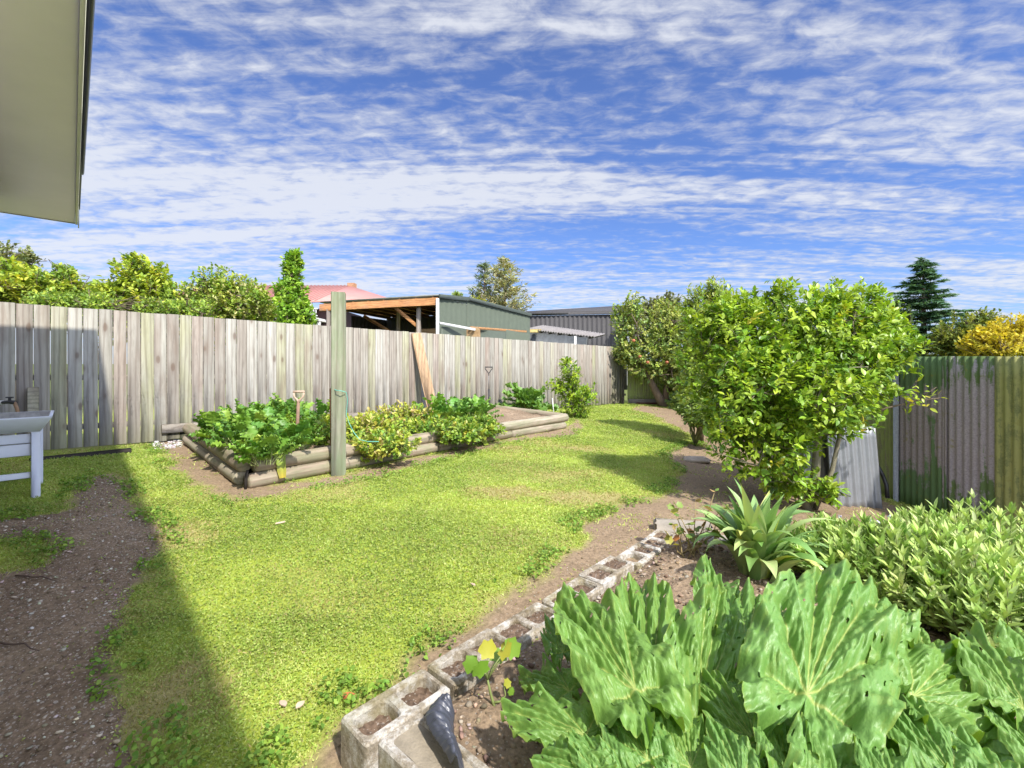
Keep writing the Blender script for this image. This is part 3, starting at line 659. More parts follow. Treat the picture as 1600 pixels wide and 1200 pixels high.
hbox('soffit', -9, -.018, -.64, -.022, ZE, ZE + .012, hm_soff)
hbox('fascia', -9, 0, -.020, 0, ZE - .012, ZE + .19, hm_fas, .002)
hbox('end_board', -.016, .004, -.64, -.021, ZE - .006, ZE + .16, hm_fas, .002)
hbox('corner_trim', -.12, .008, .002, .012, ZE - .045, ZE + .17, hm_fas, .002)
g = MB(); prof = [(.0, .05), (.0, -.0), (.004, -.02), (.012, -.02), (.018, .0), (.020, .06), (.017, .06), (.015, .008), (.011, -.012), (.006, -.012), (.003, .005), (.003, .05)]
V = []; 
for mm in (-9, -1.6):
    for (a, b) in prof: q = ep(mm, a + .014); V.append((*q, ZE + .10 + b))
k_ = len(prof); g.add(V, [(i, (i + 1) % k_, k_ + (i + 1) % k_, k_ + i) for i in range(k_)] + [tuple(range(k_))[::-1], tuple(range(k_, 2 * k_))]); g.build('gutter', hm_gut, hs)
hbox('wall', -9, -.60, -6.6, -.66, gz1(-3, 3) - .4, ZE + .3, hm_wall)
q_ = [(*ep(-9, .02), ZE + .2), (*ep(.02, .02), ZE + .2), (*ep(-3.2, -3.6), ZE + .75), (*ep(-9, -3.6), ZE + .75), (*ep(.02, -7.2), ZE + .2), (*ep(-9, -7.2), ZE + .2)]
q_ = q_ + [(a, b, c - .03) for a, b, c in q_]
MB().add(q_, [(0, 1, 2, 3), (1, 4, 2), (4, 5, 3, 2), (9, 8, 7, 6), (8, 10, 7), (8, 9, 11, 10), (0, 6, 7, 1), (1, 7, 10, 4), (4, 10, 11, 5)]).build('roof', hm_roof, hs)
q = ep(-.62, -.62)
MB().tube([(*q, gz1(*q)), (*q, ZE - .02)], .035, 10).build('downpipe', hm_fas, hs, smooth=True)

# ================================================================== BUILDINGS BEYOND THE FENCE
m_olive = corrmat('olive_cladding', (0.088, 0.105, 0.076), (0.10, 0.115, 0.086), .55, .05)
m_grey = corrmat('charcoal_cladding', (0.06, 0.057, 0.058), (0.075, 0.07, 0.07), .55, .05)
m_warm = woodmat('orange_timber', [(0.42, 0.20, 0.08), (0.50, 0.26, 0.11), (0.36, 0.17, 0.07)], axis=0, knots=False, rnd=True)
m_greytim = woodmat('grey_timber', [(0.20, 0.17, 0.15), (0.26, 0.23, 0.20)], knots=False)
m_white = simple('white_trim', (0.62, 0.62, 0.60), .5, var=.05)
m_trim = simple('olive_trim', (0.085, 0.10, 0.075), .5, var=.1)
m_roofg = simple('grey_green_roofing', (0.16, 0.17, 0.15), .5)
def wallpanel(name, a, b, zt, zb, mat, parent, pitch=.19, amp=.014, ztb=None):
    ztb = zt if ztb is None else ztb
    V, Fs = corr_sheet(a[:2], b[:2], lambda q: zt + (ztb - zt) * q, zb, pitch=pitch, amp=amp, rows=1, thick=.004); return build(name, V, Fs, mat, parent, smooth=True)
# open carport with the green side wall
A1 = P(684, 463, 13.0); A0 = P(500, 474, 14.6); B1 = P(730, 467, 14.6); B2 = P(828, 492, 18.2); zg = .1
cp = thing('carport', 'open fronted carport with orange timber framing and green clad side wall beyond the fence', 'shed', (A1[0], A1[1], zg))
zt_ = A1[2]
V, Fs = corr_sheet(A1[:2], B1[:2], lambda q: A1[2] + (B1[2] - A1[2]) * q - .05, zg, pitch=.3, amp=.006, rows=1, thick=.004); build('side_wall', V, Fs, m_olive, cp, smooth=True)
V, Fs = corr_sheet(B1[:2], B2[:2], lambda q: B1[2] + (B2[2] - B1[2]) * q - .05, zg, pitch=.3, amp=.006, rows=1, thick=.004); build('rear_side_wall', V, Fs, m_olive, cp, smooth=True)
def beam(name, a, b, w, h, mat, parent, **k):
    a = np.array(a, float); b = np.array(b, float); d = b - a; up = np.array([0, 0, 1.0]) if abs(nrm(d)[2]) < .9 else np.array([0, 1.0, 0]); s = nrm(np.cross(d, up)); u_ = np.cross(s, nrm(d))
    return MB().box((a + b) / 2, (np.linalg.norm(d), w, h), ax=d, ay=s, az=u_, bev=min(w, h) * .08).build(name, mat, parent)
beam('barge_trim', A1 + (0.05, -.02, 0), B1 + (.05, 0, 0), .05, .12, m_trim, cp); beam('barge_trim', B1 + (.05, 0, 0), B2 + (.05, 0, 0), .05, .12, m_trim, cp)
beam('corner_flashing', (A1[0], A1[1] - .02, zg), (A1[0], A1[1] - .02, A1[2] - .06), .09, .06, m_white, cp)
back = (B1 - A1)[:2]; bk = lambda p, k: np.array([p[0] + back[0] * k, p[1] + back[1] * k, p[2]])
BK = 1.9
rv = [A0 + (0, 0, .06), A1 + (0, 0, .06), bk(A1, BK) + (0, 0, -.1), bk(A0, BK) + (0, 0, -.1)]
V = [*rv, *[v - np.array([0, 0, .04]) for v in rv]]; MB().add(V, [(0, 1, 2, 3), (7, 6, 5, 4), (0, 4, 5, 1), (1, 5, 6, 2), (2, 6, 7, 3), (3, 7, 4, 0)]).build('roof', m_roofg, cp)
fr = (A1 - A0); beam('front_beam', A0 - (0, 0, .14), A1 - (0, 0, .14), .07, .22, m_warm, cp)
for k in range(8):
    q = .04 + .92 * k / 7; s = A0 + fr * q - (0, 0, .07); e = bk(s, BK) - (0, 0, .1); beam('rafter', s, e, .05, .13, m_warm, cp)
for k in range(4): s0 = bk(A0, .25 + .45 * k) - (0, 0, .02 + .03 * k); beam('purlin', s0, s0 + fr, .07, .04, m_warm, cp)
ba, bb = bk(A0, BK), bk(A1, BK); wallpanel('back_wall', ba, bb, ba[2] - .15, zg, m_grey, cp, ztb=bb[2] - .15)
wallpanel('left_wall', bk(A0, .8), bk(A0, BK), A0[2] - .25, zg, m_grey, cp)
def frontpt(px, back_=0.0):
    q = (px - 500) / 184.0; D = 1 / ((1 - q) / A0[1] + q / A1[1]); f_ = (P(px, 470, D)[0] - A0[0]) / (A1[0] - A0[0]); p = A0 + fr * f_; return bk(p, back_)
for px, b_ in ((513, .02), (573, .9), (648, .12)): p = frontpt(px, b_); beam('post', (p[0], p[1], zg), (p[0], p[1], p[2] - .2), .13, .13, m_greytim, cp)
p = frontpt(648, .12); s = frontpt(612, .05); beam('brace', (s[0], s[1], s[2] - .2), (p[0], p[1], p[2] - .85), .06, .10, m_warm, cp)
p = frontpt(573, .85); s = frontpt(538, .5); beam('brace', (s[0], s[1], s[2] - .35), (p[0], p[1], p[2] - 1.0), .06, .10, m_warm, cp)
p = frontpt(648, .5); 
o = MB().box((p[0] + .5, p[1] + .3, P(650, 516, 14)[2] - .35), (2.2, 1.2, .8), ax=fr, bev=.02).build('timber_stack', woodmat('pallet_timber', [(0.40, 0.28, 0.15), (0.32, 0.2, .1)], axis=0, rnd=False), None); tagp(o, 'stack of tan timber stored inside the open carport', 'timber stack'); o.location = o.location
# lower lean-to against the green wall
lt = thing('lean_to', 'low green lean-to with sloping white gutter against the carport side wall', 'lean-to', (A1[0] + .6, A1[1] - .5, zg))
q0 = P(686, 505, 12.6); q1 = P(742, 515, 13.4); q2 = P(800, 516, 16.3); q3 = P(828, 520, 17.4)
beam('gutter', q0, q1, .07, .07, m_white, lt)
wallpanel('front_wall', (q0[0] + .05, q0[1] + .1), (q1[0] + 0.9, q1[1] + 1.7), q0[2] - .08, zg, m_trim, lt, pitch=.5, amp=.004, ztb=P(780, 517, 15.1)[2] - .05)
wallpanel('corrugated_wall', (q1[0] + .9, q1[1] + 1.72), q3[:2], P(780, 515, 15.1)[2], zg, m_olive, lt, pitch=.13, amp=.02, ztb=P(815, 521, 17)[2])
beam('timber_edge', P(735, 512, 13.4), P(822, 518, 17.0), .06, .07, m_warm, lt)
# charcoal workshop
W0 = P(822, 491, 26.0); W1 = P(984, 488, 25.0); W2 = P(1010, 490, 31.0)
wk = thing('workshop', 'large charcoal corrugated workshop with white downpipe behind the far end of the fence', 'shed', (W1[0], W1[1], zg))
wallpanel('front_wall', W0 - np.array([2, -.2, 0]), W1, W0[2] - .1, zg, m_grey, wk, pitch=.26, amp=.03, ztb=W1[2] - .1); wallpanel('side_wall', W1, W2, W1[2] - .1, zg, m_grey, wk, pitch=.26, amp=.03, ztb=W2[2] - .1)
beam('roof_trim', W0 - np.array([2, -.3, 0]), W1 + (.1, -.1, 0), .15, .16, m_grey, wk); beam('downpipe', (W1[0] - .12, W1[1] - .12, 0.3), (W1[0] - .12, W1[1] - .12, W1[2] - .1), .14, .1, m_white, wk)
rr = [W0 + (-2, 0, .05), W1 + (.1, 0, .05), W2 + (.1, 3, 1.0), W0 + (-2, 9, 1.0)]
MB().add([*rr, *[v - np.array([0, 0, .1]) for v in rr]], [(0, 1, 2, 3), (7, 6, 5, 4), (0, 4, 5, 1), (1, 5, 6, 2), (2, 6, 7, 3), (3, 7, 4, 0)]).build('roof', m_grey, wk)
# little lean-to with pale roof edge
T0 = P(822, 514, 19.0); T1 = P(930, 526, 16.4)
l2 = thing('outbuilding', 'small outbuilding with pale corrugated roof edge in front of the charcoal workshop', 'shed', (T1[0], T1[1], zg))
dd = nrm(T1 - T0); nb2 = np.array([.35, .94, 0])
rr = [T0, T1, T1 + nb2 * 2.5 + (0, 0, .25), T0 + nb2 * 2.5 + (0, 0, .35)]
V, Fs = corr_sheet(T0[:2], T1[:2], 0, 0, rows=1, pitch=.2); 
nx = 110; s_ = np.linspace(0, 1, nx); V = []
for r_, (e0, e1) in enumerate(((rr[0], rr[1]), (rr[3], rr[2]))):
    for dz in (0, -.03):
        for q in s_: pnt = e0 + (e1 - e0) * q; V.append((pnt[0], pnt[1], pnt[2] + dz + .025 * math.sin(q * 2 * math.pi * 26)))
Fq = [(i, i + 1, nx * 2 + i + 1, nx * 2 + i) for i in range(nx - 1)] + [(nx + i + 1, nx + i, nx * 3 + i, nx * 3 + i + 1) for i in range(nx - 1)] + [(i, nx + i, nx + i + 1, i + 1) for i in range(nx - 1)]
MB().add(V, Fq).build('roof', simple('pale_roofing', (0.22, 0.20, 0.185), .6), l2)
m_gw = simple('grey_shed_wall', (0.13, 0.14, 0.15), .7)
beam('wall', T0 + (.1, .25, -.08 - .6), T1 + (-.3, .25, -.6), .05, 1.15, m_gw, l2); p = T1 + (-.75 * dd[0] * 1.4, .0, 0)
beam('post', (p[0], p[1] + .1, zg), (p[0], p[1] + .1, T1[2] + .02), .09, .09, m_white, l2)
for k in range(7): q = T0 + (T1 - T0) * (.08 + .14 * k); beam('rafter', q - (0, -.03, .07), q + nb2 * 2.3 + (0, 0, .17), .05, .08, m_greytim, l2)
p = P(822, 517, 18.8); beam('beam_end', p, p + (.6, -.3, -.02), .1, .14, simple('yellow_timber', (0.38, 0.29, .10), .7), l2)

# neighbour's house with the pink roof
nh = thing('neighbour_house', 'two storey house with faded pink metal roof and white balcony beyond the trees', 'house', (-16, 36, 0))
m_pink = simple('faded_pink_roofing', (0.52, 0.235, 0.20), .45, var=.12, scale=.6); m_hw = simple('dark_red_boards', (0.07, 0.035, 0.032), .7); m_hc = simple('cream_wall', (0.42, 0.41, 0.39), .7); m_glass = simple('window_glass', (0.16, 0.20, 0.27), .1, spec=.8, var=.1)
R0 = P(330, 440, 38); R1 = P(545, 453, 38); E_0 = P(250, 466, 31); E_1 = P(492, 470, 30.5); H1 = P(612, 467, 33)
R0[2] = R1[2] = P(430, 446, 38)[2]
def slab(name, pts, th, mat, par): 
    n = len(pts); pts = [np.array(q, float) for q in pts]; V = pts + [q - np.array([0, 0, th]) for q in pts]
    return MB().add(V, [tuple(range(n)), tuple(range(2 * n - 1, n - 1, -1))] + [(i, n + i, n + (i + 1) % n, (i + 1) % n) for i in range(n)]).build(name, mat, par)
slab('roof', [E_0, E_1, H1, R1, R0], .12, m_pink, nh)
for i in range(38):
    q = i / 37; a = E_0 + (E_1 - E_0) * q; b = R0 + (R1 - R0) * q; beam('roof_rib', a + (0, 0, .03), b + (0, 0, .03), .05, .05, m_pink, nh)
zE = E_1[2]
MB().box((E_1[0] - 5.5, 34.5, zE / 2 - .2), (13, 5, zE - .3), bev=.02).build('wall', m_hw, nh)
zb_ = P(470, 497, 31)[2]
MB().box((E_1[0] - 4.6, 31.2, zb_ - .12), (9.6, 1.6, .2), bev=.01).build('balcony_floor', m_hc, nh)
MB().box((E_1[0] - 4.6, 30.9, zb_ - 1.6), (9.6, .2, 2.7)).build('lower_wall', m_hc, nh)
rb = MB(); zr = P(470, 484, 31)[2]
rb.box((E_1[0] - 4.6, 30.45, zr), (9.6, .08, .07)); rb.box((E_1[0] - 4.6, 30.45, zb_ + .1), (9.6, .06, .06))
for i in range(64): rb.box((E_1[0] - 9.35 + i * .15, 30.45, (zr + zb_) / 2), (.045, .045, zr - zb_))
rb.build('railing', m_white, nh)
for k in range(4):
    w_ = MB().box((E_1[0] - 1.3 - k * 2.2, 31.97, zE - 1.15), (1.15, .06, 1.5), bev=.01).build('window', m_white, nh); MB().box((E_1[0] - 1.3 - k * 2.2, 31.93, zE - 1.15), (.98, .03, 1.32)).build('pane', m_glass, w_)
beam('corner_post', (E_1[0] - .35, 30.5, 0), (E_1[0] - .35, 30.5, zE - .1), .3, .25, m_hc, nh)
p = P(550, 455, 38); MB().box((p[0], p[1], p[2]), (.6, .6, 1.3), bev=.02).build('chimney', simple('brick_red', (0.30, 0.15, 0.08), .8), nh)
# ================================================================== RAISED BED
LOGC = [(0.32, 0.255, 0.19), (0.38, 0.32, 0.25), (0.29, 0.22, 0.16)]
m_log = woodmat('weathered_log', LOGC, grain=.8, stretch=.08, axis=0, moss=.35, knots=True)
def log(a, b, r, parent, label=None, seed=0, sides=18):
    a = np.array(a, float); b = np.array(b, float); Lh = np.linalg.norm(b - a); n = max(6, int(Lh / .07)); V = []; 
    xs = np.r_[0, .012, np.linspace(.05, Lh - .05, n), Lh - .012, Lh]; rs = np.r_[r * .86, r * .97, np.ones(n) * r, r * .97, r * .86]
    for x_, rr_ in zip(xs, rs):
        for k in range(sides):
            t = 2 * math.pi * k / sides; q = 1 + .07 * (vn(x_ * 1.6 + seed * 9, k * .35 if k < sides / 2 else (sides - k) * .35, 5) - .5) + .035 * (vn(x_ * 9, k * 1.1, seed) - .5)
            V.append((x_, math.cos(t) * rr_ * q, math.sin(t) * rr_ * q))
    n = len(xs); Fa = [(i * sides + k, (i + 1) * sides + k, (i + 1) * sides + (k + 1) % sides, i * sides + (k + 1) % sides) for i in range(n - 1) for k in range(sides)]
    Fa += [tuple(range(sides)), tuple((n - 1) * sides + k for k in range(sides))[::-1]]
    o = build('log', np.array(V) + a, Fa, m_log, parent, origin=a, smooth=True)
    o.rotation_euler = Vector(b - a).to_track_quat('X', 'Z').to_euler()
    if label: o['label'] = label
    return o
rbed = thing('raised_bed', 'low raised garden bed edged with two courses of round weathered logs', 'raised bed', on(*BED[1]))
def b3(p, h): return on(p[0], p[1], h)
FLn = BED[2] - BED[1]; LLn = BED[0] - BED[1]; r_ = .078
fn_ = nrm(np.array([FLn[1], -FLn[0]]))     # outwards of the front
def flog(q0, q1, h, dr=0, out=0, **k): a = BED[1] + FLn * q0 + fn_ * out; b = BED[1] + FLn * q1 + fn_ * out; return log(b3(a, h), b3(b, h), r_ + dr, rbed, **k)
flog(0.0, .42, .065, out=.012, seed=1); flog(.424, .70, .06, -.003, out=.006, seed=2); flog(.703, .985, .055, -.006, out=.01, seed=3)
flog(.012, .50, .215, .004, out=-.02, seed=4); flog(.504, 1.0, .205, .006, out=-.012, seed=5)
def llog(q0, q1, h, dr=0, out=0, **k):
    ln = nrm(LLn); nn = np.array([-ln[1], ln[0]]) * out; a = BED[1] + LLn * q0 + nn; b = BED[1] + LLn * q1 + nn; return log(b3(a, h), b3(b, h), r_ + dr, rbed, **k)
llog(.035, .97, .07, -.006, out=.03, seed=6); llog(.028, 1.0, .215, .006, out=.0, seed=7)
log(b3(BED[2] + nrm(BED[3] - BED[2]) * .08, .06), b3(BED[3], .06), .072, rbed, seed=8); log(b3(BED[2] + nrm(BED[3] - BED[2]) * .08, .2), b3(BED[3], .2), .078, rbed, seed=9)
a = fence_pt(1.55) + FN * .03; b = fence_pt(7.4) + FN * .03
beam_ = MB().box((np.array([*on(*a)]) + np.array([*on(*b)])) / 2 + (0, 0, .20), (np.linalg.norm(b - a), .035, .13), ax=F3 + np.array([0, 0, (gz1(*b) - gz1(*a)) / np.linalg.norm(b - a)]), ay=N3, bev=.004).build('back_board', m_rail, rbed)
q = BED[1] + fn_ * .05 - nrm(FLn) * .03
MB().tube([on(*q, -.02), on(q[0] + .004, q[1], .12), on(q[0] + .015, q[1] + .01, .19)], [.014, .016, .012], 7).build('stake', m_dark, rbed)
MB().box(on(*(BED[1] + nrm(FLn) * .10 - fn_ * .02), .298), (.14, .05, .008), ax=(*nrm(FLn), 0), ay=(*fn_, 0), bev=.002).build('metal_tie', simple('pale_metal', (.42, .43, .45), .5), rbed)
# bed soil
cen = sum(BED) / 4; INS = [tuple(cen + (p - cen) * .985) for p in BED]
def bedz(x, y): return G0(x, y) + .20 + (fbm(x * 7, y * 7, 13, 4) - .5) * .07 + .05 * (fbm(x * 2, y * 2, 14, 2) - .3)
p = np.array(INS); x, y, Fq = gridmesh(np.arange(-4.9, 1.3, .05), np.arange(4.5, 11, .05)); d = poly_sd(x, y, INS)
kf = (d > -.03)[Fq].all(1); Fk = Fq[kf]; used = np.unique(Fk); mp = np.full(len(x), -1); mp[used] = np.arange(len(used))
tagp(build('bed_soil', np.stack([x, y, bedz(x, y)], 1)[used], mp[Fk], mat_soil, smooth=True), 'brown soil filling the raised log bed', kind='structure')
def bz(x, y): return float(bedz(np.array([x]), np.array([y]))[0])
def onbed(px, py, D=None):
    """point of the bed soil along a pixel"""
    p = gp(px, py, .22); return np.array([p[0], p[1], bz(p[0], p[1])])

# ================================================================== PLANTS
MAT_LEAF = leafmat('garden_leaves', rough=.45, trans=.28)
MAT_GLOSS = leafmat('glossy_leaves', rough=.40, trans=.28, spec=.5)
MAT_SAGE = leafmat('sage_leaves', rough=.75, trans=.25, spec=.2, tint=(1.1, 1.15, .7))
MAT_FAR = leafmat('tree_leaves', rough=.6, trans=.3, spec=.25)
m_bark = simple('grey_brown_bark', (0.16, 0.12, 0.085), .9, scale=9, bmp=.6); m_twig = simple('green_brown_twigs', (0.14, 0.15, 0.05), .7)
m_barkg = simple('lichen_bark', (0.20, 0.18, 0.12), .9, scale=9, bmp=.6)
LEAF = tmpl_leaf(.42, .18, .12, 3); LEAFW = tmpl_leaf(.62, .16, .12, 3); LANCE = tmpl_leaf(.30, .10, .14, 3); LSM = tmpl_leaf(.55, .1, .1, 1)
RUF = [tmpl_ruffle(i, .62, .10) for i in range(4)]; RUFC = [tmpl_ruffle(10 + i, .8, .16, 7, 10, 4.2) for i in range(4)]
def smooth_path(a, b, sag=0, n=5, wob=0.0):
    a = np.array(a, float); b = np.array(b, float); t = np.linspace(0, 1, n)[:, None]; p = a + (b - a) * t; p[:, 2] += sag * 4 * (t * (1 - t))[:, 0]
    if wob: p[1:-1] += RNG.normal(size=(n - 2, 3)) * wob
    return p
def clump(name, label, cat, base, n, Ts, ln, pal, wts=None, spread=.2, tiltr=(.3, 1.2), mat=None, stalk=None, stalkm=None, group=None, offs=0.0, h0=0.0, var=.12, up=None):
    """a plant whose leaves rise from one crown; each leaf on a stalk"""
    base = np.array(base, float); rt = thing(name, label, cat, base, group)
    az = RNG.random(n) * 2 * math.pi; tl = RNG.uniform(*tiltr, n); hd = np.stack([np.cos(az), np.sin(az), 0 * az], 1)
    axis = hd * np.sin(tl)[:, None] + np.array([0, 0, 1.0]) * np.cos(tl)[:, None]
    sl = RNG.uniform(.3, 1, n) * spread; bp = base + hd * RNG.random(n)[:, None] * offs; tip = bp + axis * sl[:, None] + np.array([0, 0, h0])
    lax = nrm(axis + hd * .35 * np.sin(tl)[:, None] + RNG.normal(size=(n, 3)) * .12); upv = nrm(np.array([0, 0, 1.0]) - hd * .4 + RNG.normal(size=(n, 3)) * .2)
    L_ = RNG.uniform(ln[0], ln[1], n); cols = pick(pal, n, wts, var); parts = []; kind = RNG.integers(0, len(Ts), n)
    for k in range(len(Ts)):
        s = kind == k
        if s.any(): parts.append(instance(Ts[k], tip[s], lax[s], upv[s], L_[s], cols[s]))
    V, Fa, cc = join(parts); build('leaves', V, Fa, mat or MAT_LEAF, rt, col=cc, smooth=True)
    if stalk:
        mb = MB()
        for i in range(n): mb.tube(smooth_path(bp[i], tip[i], .0, 3), [stalk, stalk * .7, stalk * .5], 5, cap=False)
        mb.build('stalks', stalkm or m_twig, rt, smooth=True)
    return rt
SB = [(0.12, 0.27, 0.04), (0.20, 0.37, 0.05), (0.28, 0.46, 0.065), (0.42, 0.54, 0.08)]
m_stalkp = simple('pale_stalks', (0.38, 0.44, 0.18), .5)
for k, (px, py, h) in enumerate(((335, 688, .9), (372, 672, 1.0), (372, 702, .95), (410, 690, 1.15), (437, 668, 1.35), (450, 704, 1.05), (404, 722, .8), (478, 676, 1.1))):
    b_ = onbed(px + 10, py + 2)
    clump('leafy_green', ['crinkled green leafy vegetable at the fence corner of the raised bed', 'crinkled leafy vegetable against the fence left of the dark stake', 'leafy vegetable overhanging the left side log', 'leafy vegetable in the middle of the dark green patch', 'tallest leafy vegetable behind the wooden spade handle', 'leafy vegetable left of the spade handle near the front log', 'leafy vegetable behind the front corner of the logs', 'leafy vegetable between spade handle and tall post'][k],
          'vegetable', b_, 62, RUFC + RUF[:2], (.11, .22), SB, [4, 5, 3, .5], spread=.30 * h, tiltr=(.05, 1.05), stalk=.005, stalkm=m_stalkp, group='leafy greens in the raised bed', offs=.16)
# the yellowing leaf hanging over the corner
def ribbon(pts, w, fold=.15, side=None, ruff=0.0, prof=None):
    pts = np.array(pts, float); n = len(pts); T = nrm(np.gradient(pts, axis=0)); V = []; sd_ = nrm(np.array(side, float)) if side is not None else None
    for i in range(n):
        q = i / (n - 1); s = nrm(np.cross(T[i], [0, 0, 1.0])) if sd_ is None else sd_; nn = np.cross(s, T[i]); ww = w * .5 * (prof(q) if prof else math.sin(math.pi * min(1, .12 + .88 * q)) ** .7)
        for j in (-1, -.5, 0, .5, 1): V.append(pts[i] + s * ww * j + nn * (fold * ww * abs(j) + ruff * abs(j) * math.sin(i * 2.2 + j)))
    Fa = []
    for i in range(n - 1):
        for j in range(4): a_ = i * 5 + j; Fa += [(a_, a_ + 1, a_ + 6), (a_, a_ + 6, a_ + 5)]
    return np.array(V), np.array(Fa)
def ribcol(n5, c0, c1, start=0.5):
    q = np.clip((np.repeat(np.linspace(0, 1, n5), 5) - start) / (1 - start + 1e-6), 0, 1)[:, None]; mid = np.tile([0, 0, 1, 0, 0], n5)[:, None]
    c = np.array(c0) * (1 - q) + np.array(c1) * q; return c * (1 + .35 * mid)
hl = [gp(424, 700, .33) + (0, 0, 0), gp(427, 712, .30), gp(430, 722, .20), gp(432, 732, .12), gp(434, 741, .05)]
c0 = BED[1] + nrm(FLn) * .30
hp = [np.array([*(c0 - fn_ * .12), 0]), np.array([*(c0 - fn_ * .02), 0]), np.array([*(c0 + fn_ * .07), 0]), np.array([*(c0 + fn_ * .10), 0]), np.array([*(c0 + fn_ * .12), 0]), np.array([*(c0 + fn_ * .13), 0])]
for q, h in zip(hp, (.33, .345, .29, .22, .14, .07)): q[2] = gz1(q[0], q[1]) + h
V, Fa = ribbon(hp, .13, .1, side=(*nrm(FLn), 0), ruff=.012, prof=lambda q: .95 - .45 * q ** 2)
tagp(build('hanging_leaf', V, Fa, MAT_LEAF, None, origin=hp[0], col=ribcol(6, (.24, .32, .04), (.42, .32, .03), .6), smooth=True), 'yellowing limp leaf hanging over the front corner log of the raised bed', 'leaf')
YB = [(0.40, 0.47, 0.06), (0.52, 0.50, 0.09), (0.30, 0.41, 0.05), (0.17, 0.30, 0.04), (0.56, 0.48, 0.18)]
def bushy(name, label, cat, base, ells, n_tw, per, ln, pal, wts=None, T=None, mat=None, trunk=None, group=None, twig=.16, shell=.45, droop=0.0, limb=None, bark=None, var=.12, limbs=14, twr=.0035, crownname='crown', tipbright=None, wtwig=True, jag=.35, gaps=.9, gthr=.36):
    """shrub or tree: a crown of twigs and leaves over limbs; ells = (x,y,z,rx,ry,rz) world"""
    base = np.array(base, float); rt = thing(name, label, cat, base, group); E = np.array(ells, float)
    vol = (E[:, 3] * E[:, 4] * E[:, 5]) ** (2 / 3.); pe = vol / vol.sum(); which = RNG.choice(len(E), n_tw, p=pe); d = rdir(n_tw, .12)
    jn = .5 + .5 * fbm(d[:, 0] * 2.6 + which * 3.1 + 40, d[:, 1] * 2.6 + d[:, 2] * 3.3 + 40, 17, 3)
    rr = (1 - shell * RNG.random(n_tw) ** 1.6) * (1 + jag * (jn - .75) * 2) + RNG.normal(size=n_tw) * .03
    c = E[which, :3]; r3 = E[which, 3:]; tp = c + d * r3 * rr[:, None]
    if gaps:
        f_ = gaps / max(.25, float(r3.mean())); kp = fbm((tp[:, 0] + .37 * tp[:, 1]) * f_ + 60, (tp[:, 2] - .5 * tp[:, 1]) * f_ + 30, 19, 2) > gthr; tp, d, c, r3, which = tp[kp], d[kp], c[kp], r3[kp], which[kp]; n_tw = len(tp)
    tdir = nrm(d * .8 + RNG.normal(size=(n_tw, 3)) * .38 + np.array([0, 0, .45 - droop])); tw = twig * RNG.uniform(.5, 1.25, n_tw); tb = tp - tdir * tw[:, None]
    q = np.tile(np.linspace(.15, 1, per), n_tw) ; ii = np.repeat(np.arange(n_tw), per)
    pos = tb[ii] + tdir[ii] * (tw[ii] * q)[:, None]
    side = nrm(np.cross(tdir[ii], rdir(len(ii)))); lax = nrm(side * (1.05 - .55 * q)[:, None] + tdir[ii] * (.35 + .75 * q ** 2)[:, None] + np.array([0, 0, -.12 - droop]))
    up = nrm(np.array([0, 0, 1.0]) + d[ii] * .5 + RNG.normal(size=(len(ii), 3)) * .3); tc_ = pick(pal, n_tw, wts, var)
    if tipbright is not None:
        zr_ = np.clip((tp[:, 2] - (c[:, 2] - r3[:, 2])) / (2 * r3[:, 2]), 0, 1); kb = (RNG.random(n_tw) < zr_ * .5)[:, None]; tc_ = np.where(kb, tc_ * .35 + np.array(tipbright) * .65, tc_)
    cols = np.clip(tc_[ii] * (1 + RNG.normal(size=(len(ii), 1)) * .13), .004, 1)
    V, Fa, cc = instance(T or LEAF, pos, lax, up, RNG.uniform(ln[0], ln[1], len(ii)), cols); build(crownname, V, Fa, mat or MAT_LEAF, rt, col=cc, smooth=True)
    br = MB(); top = base + (0, 0, .1)
    if trunk:
        tmb = MB()
        for pts, r0, r1 in trunk: tmb.tube(np.array(pts), np.linspace(r0, r1, len(pts)), 9)
        tmb.build('trunk', bark or m_bark, rt, smooth=True); top = np.array(trunk[0][0][-1], float); tops = [np.array(tr[0][-1], float) for tr in trunk]
    else: tops = [base]
    pk = RNG.choice(n_tw, min(limbs, n_tw), replace=False); lr = limb or .012; ends = []
    for j in pk:
        s = tops[int(np.argmin([np.linalg.norm(t_ - tb[j]) for t_ in tops]))]; pth = smooth_path(s, tb[j], .06 * np.linalg.norm(tb[j] - s), 6, .02 * np.linalg.norm(tb[j] - s)); br.tube(pth, np.linspace(lr, lr * .3, 6), 6); ends += [pth[k_] for k_ in (2, 3, 4, 5)]
    ends = np.array(ends)
    if wtwig:
        for j in RNG.choice(n_tw, min(n_tw, 420), replace=False):
            e = ends[int(np.argmin(((ends - tb[j]) ** 2).sum(1)))]; br.tube([e, (e + tb[j]) / 2 + RNG.normal(size=3) * .01, tb[j], tp[j]], [twr * 1.6, twr * 1.3, twr, twr * .5], 4, cap=False)
    if br.n: br.build('branches', bark or m_twig, rt, smooth=True)
    return rt
GR = 'bushy plants in the raised bed'
def bedbush(label, px, py, rx, rz, pal, wts, n=300, dz=.08, ln=(.035, .075), ry=.38):
    b_ = onbed(px, py); bushy('vegetable_plant', label, 'vegetable', b_, [(b_[0], b_[1], b_[2] + dz, rx, ry, rz)], n, 9, ln, pal, wts, T=LEAFW, group=GR, twig=.14, shell=.7, limbs=10, limb=.006)
bedbush('yellowing bushy plant between the spade handle and the post', 505, 688, .55, .24, YB, [3, 1, 3, 2, .3])
bedbush('yellow leafed plant just right of the post', 572, 682, .56, .24, YB, [3, 2, 2, 1, 1], 300)
bedbush('yellowest bushy plant in the middle of the bed by the fence', 630, 662, .66, .29, YB, [3, 4, 1.5, .5, 2], 330)
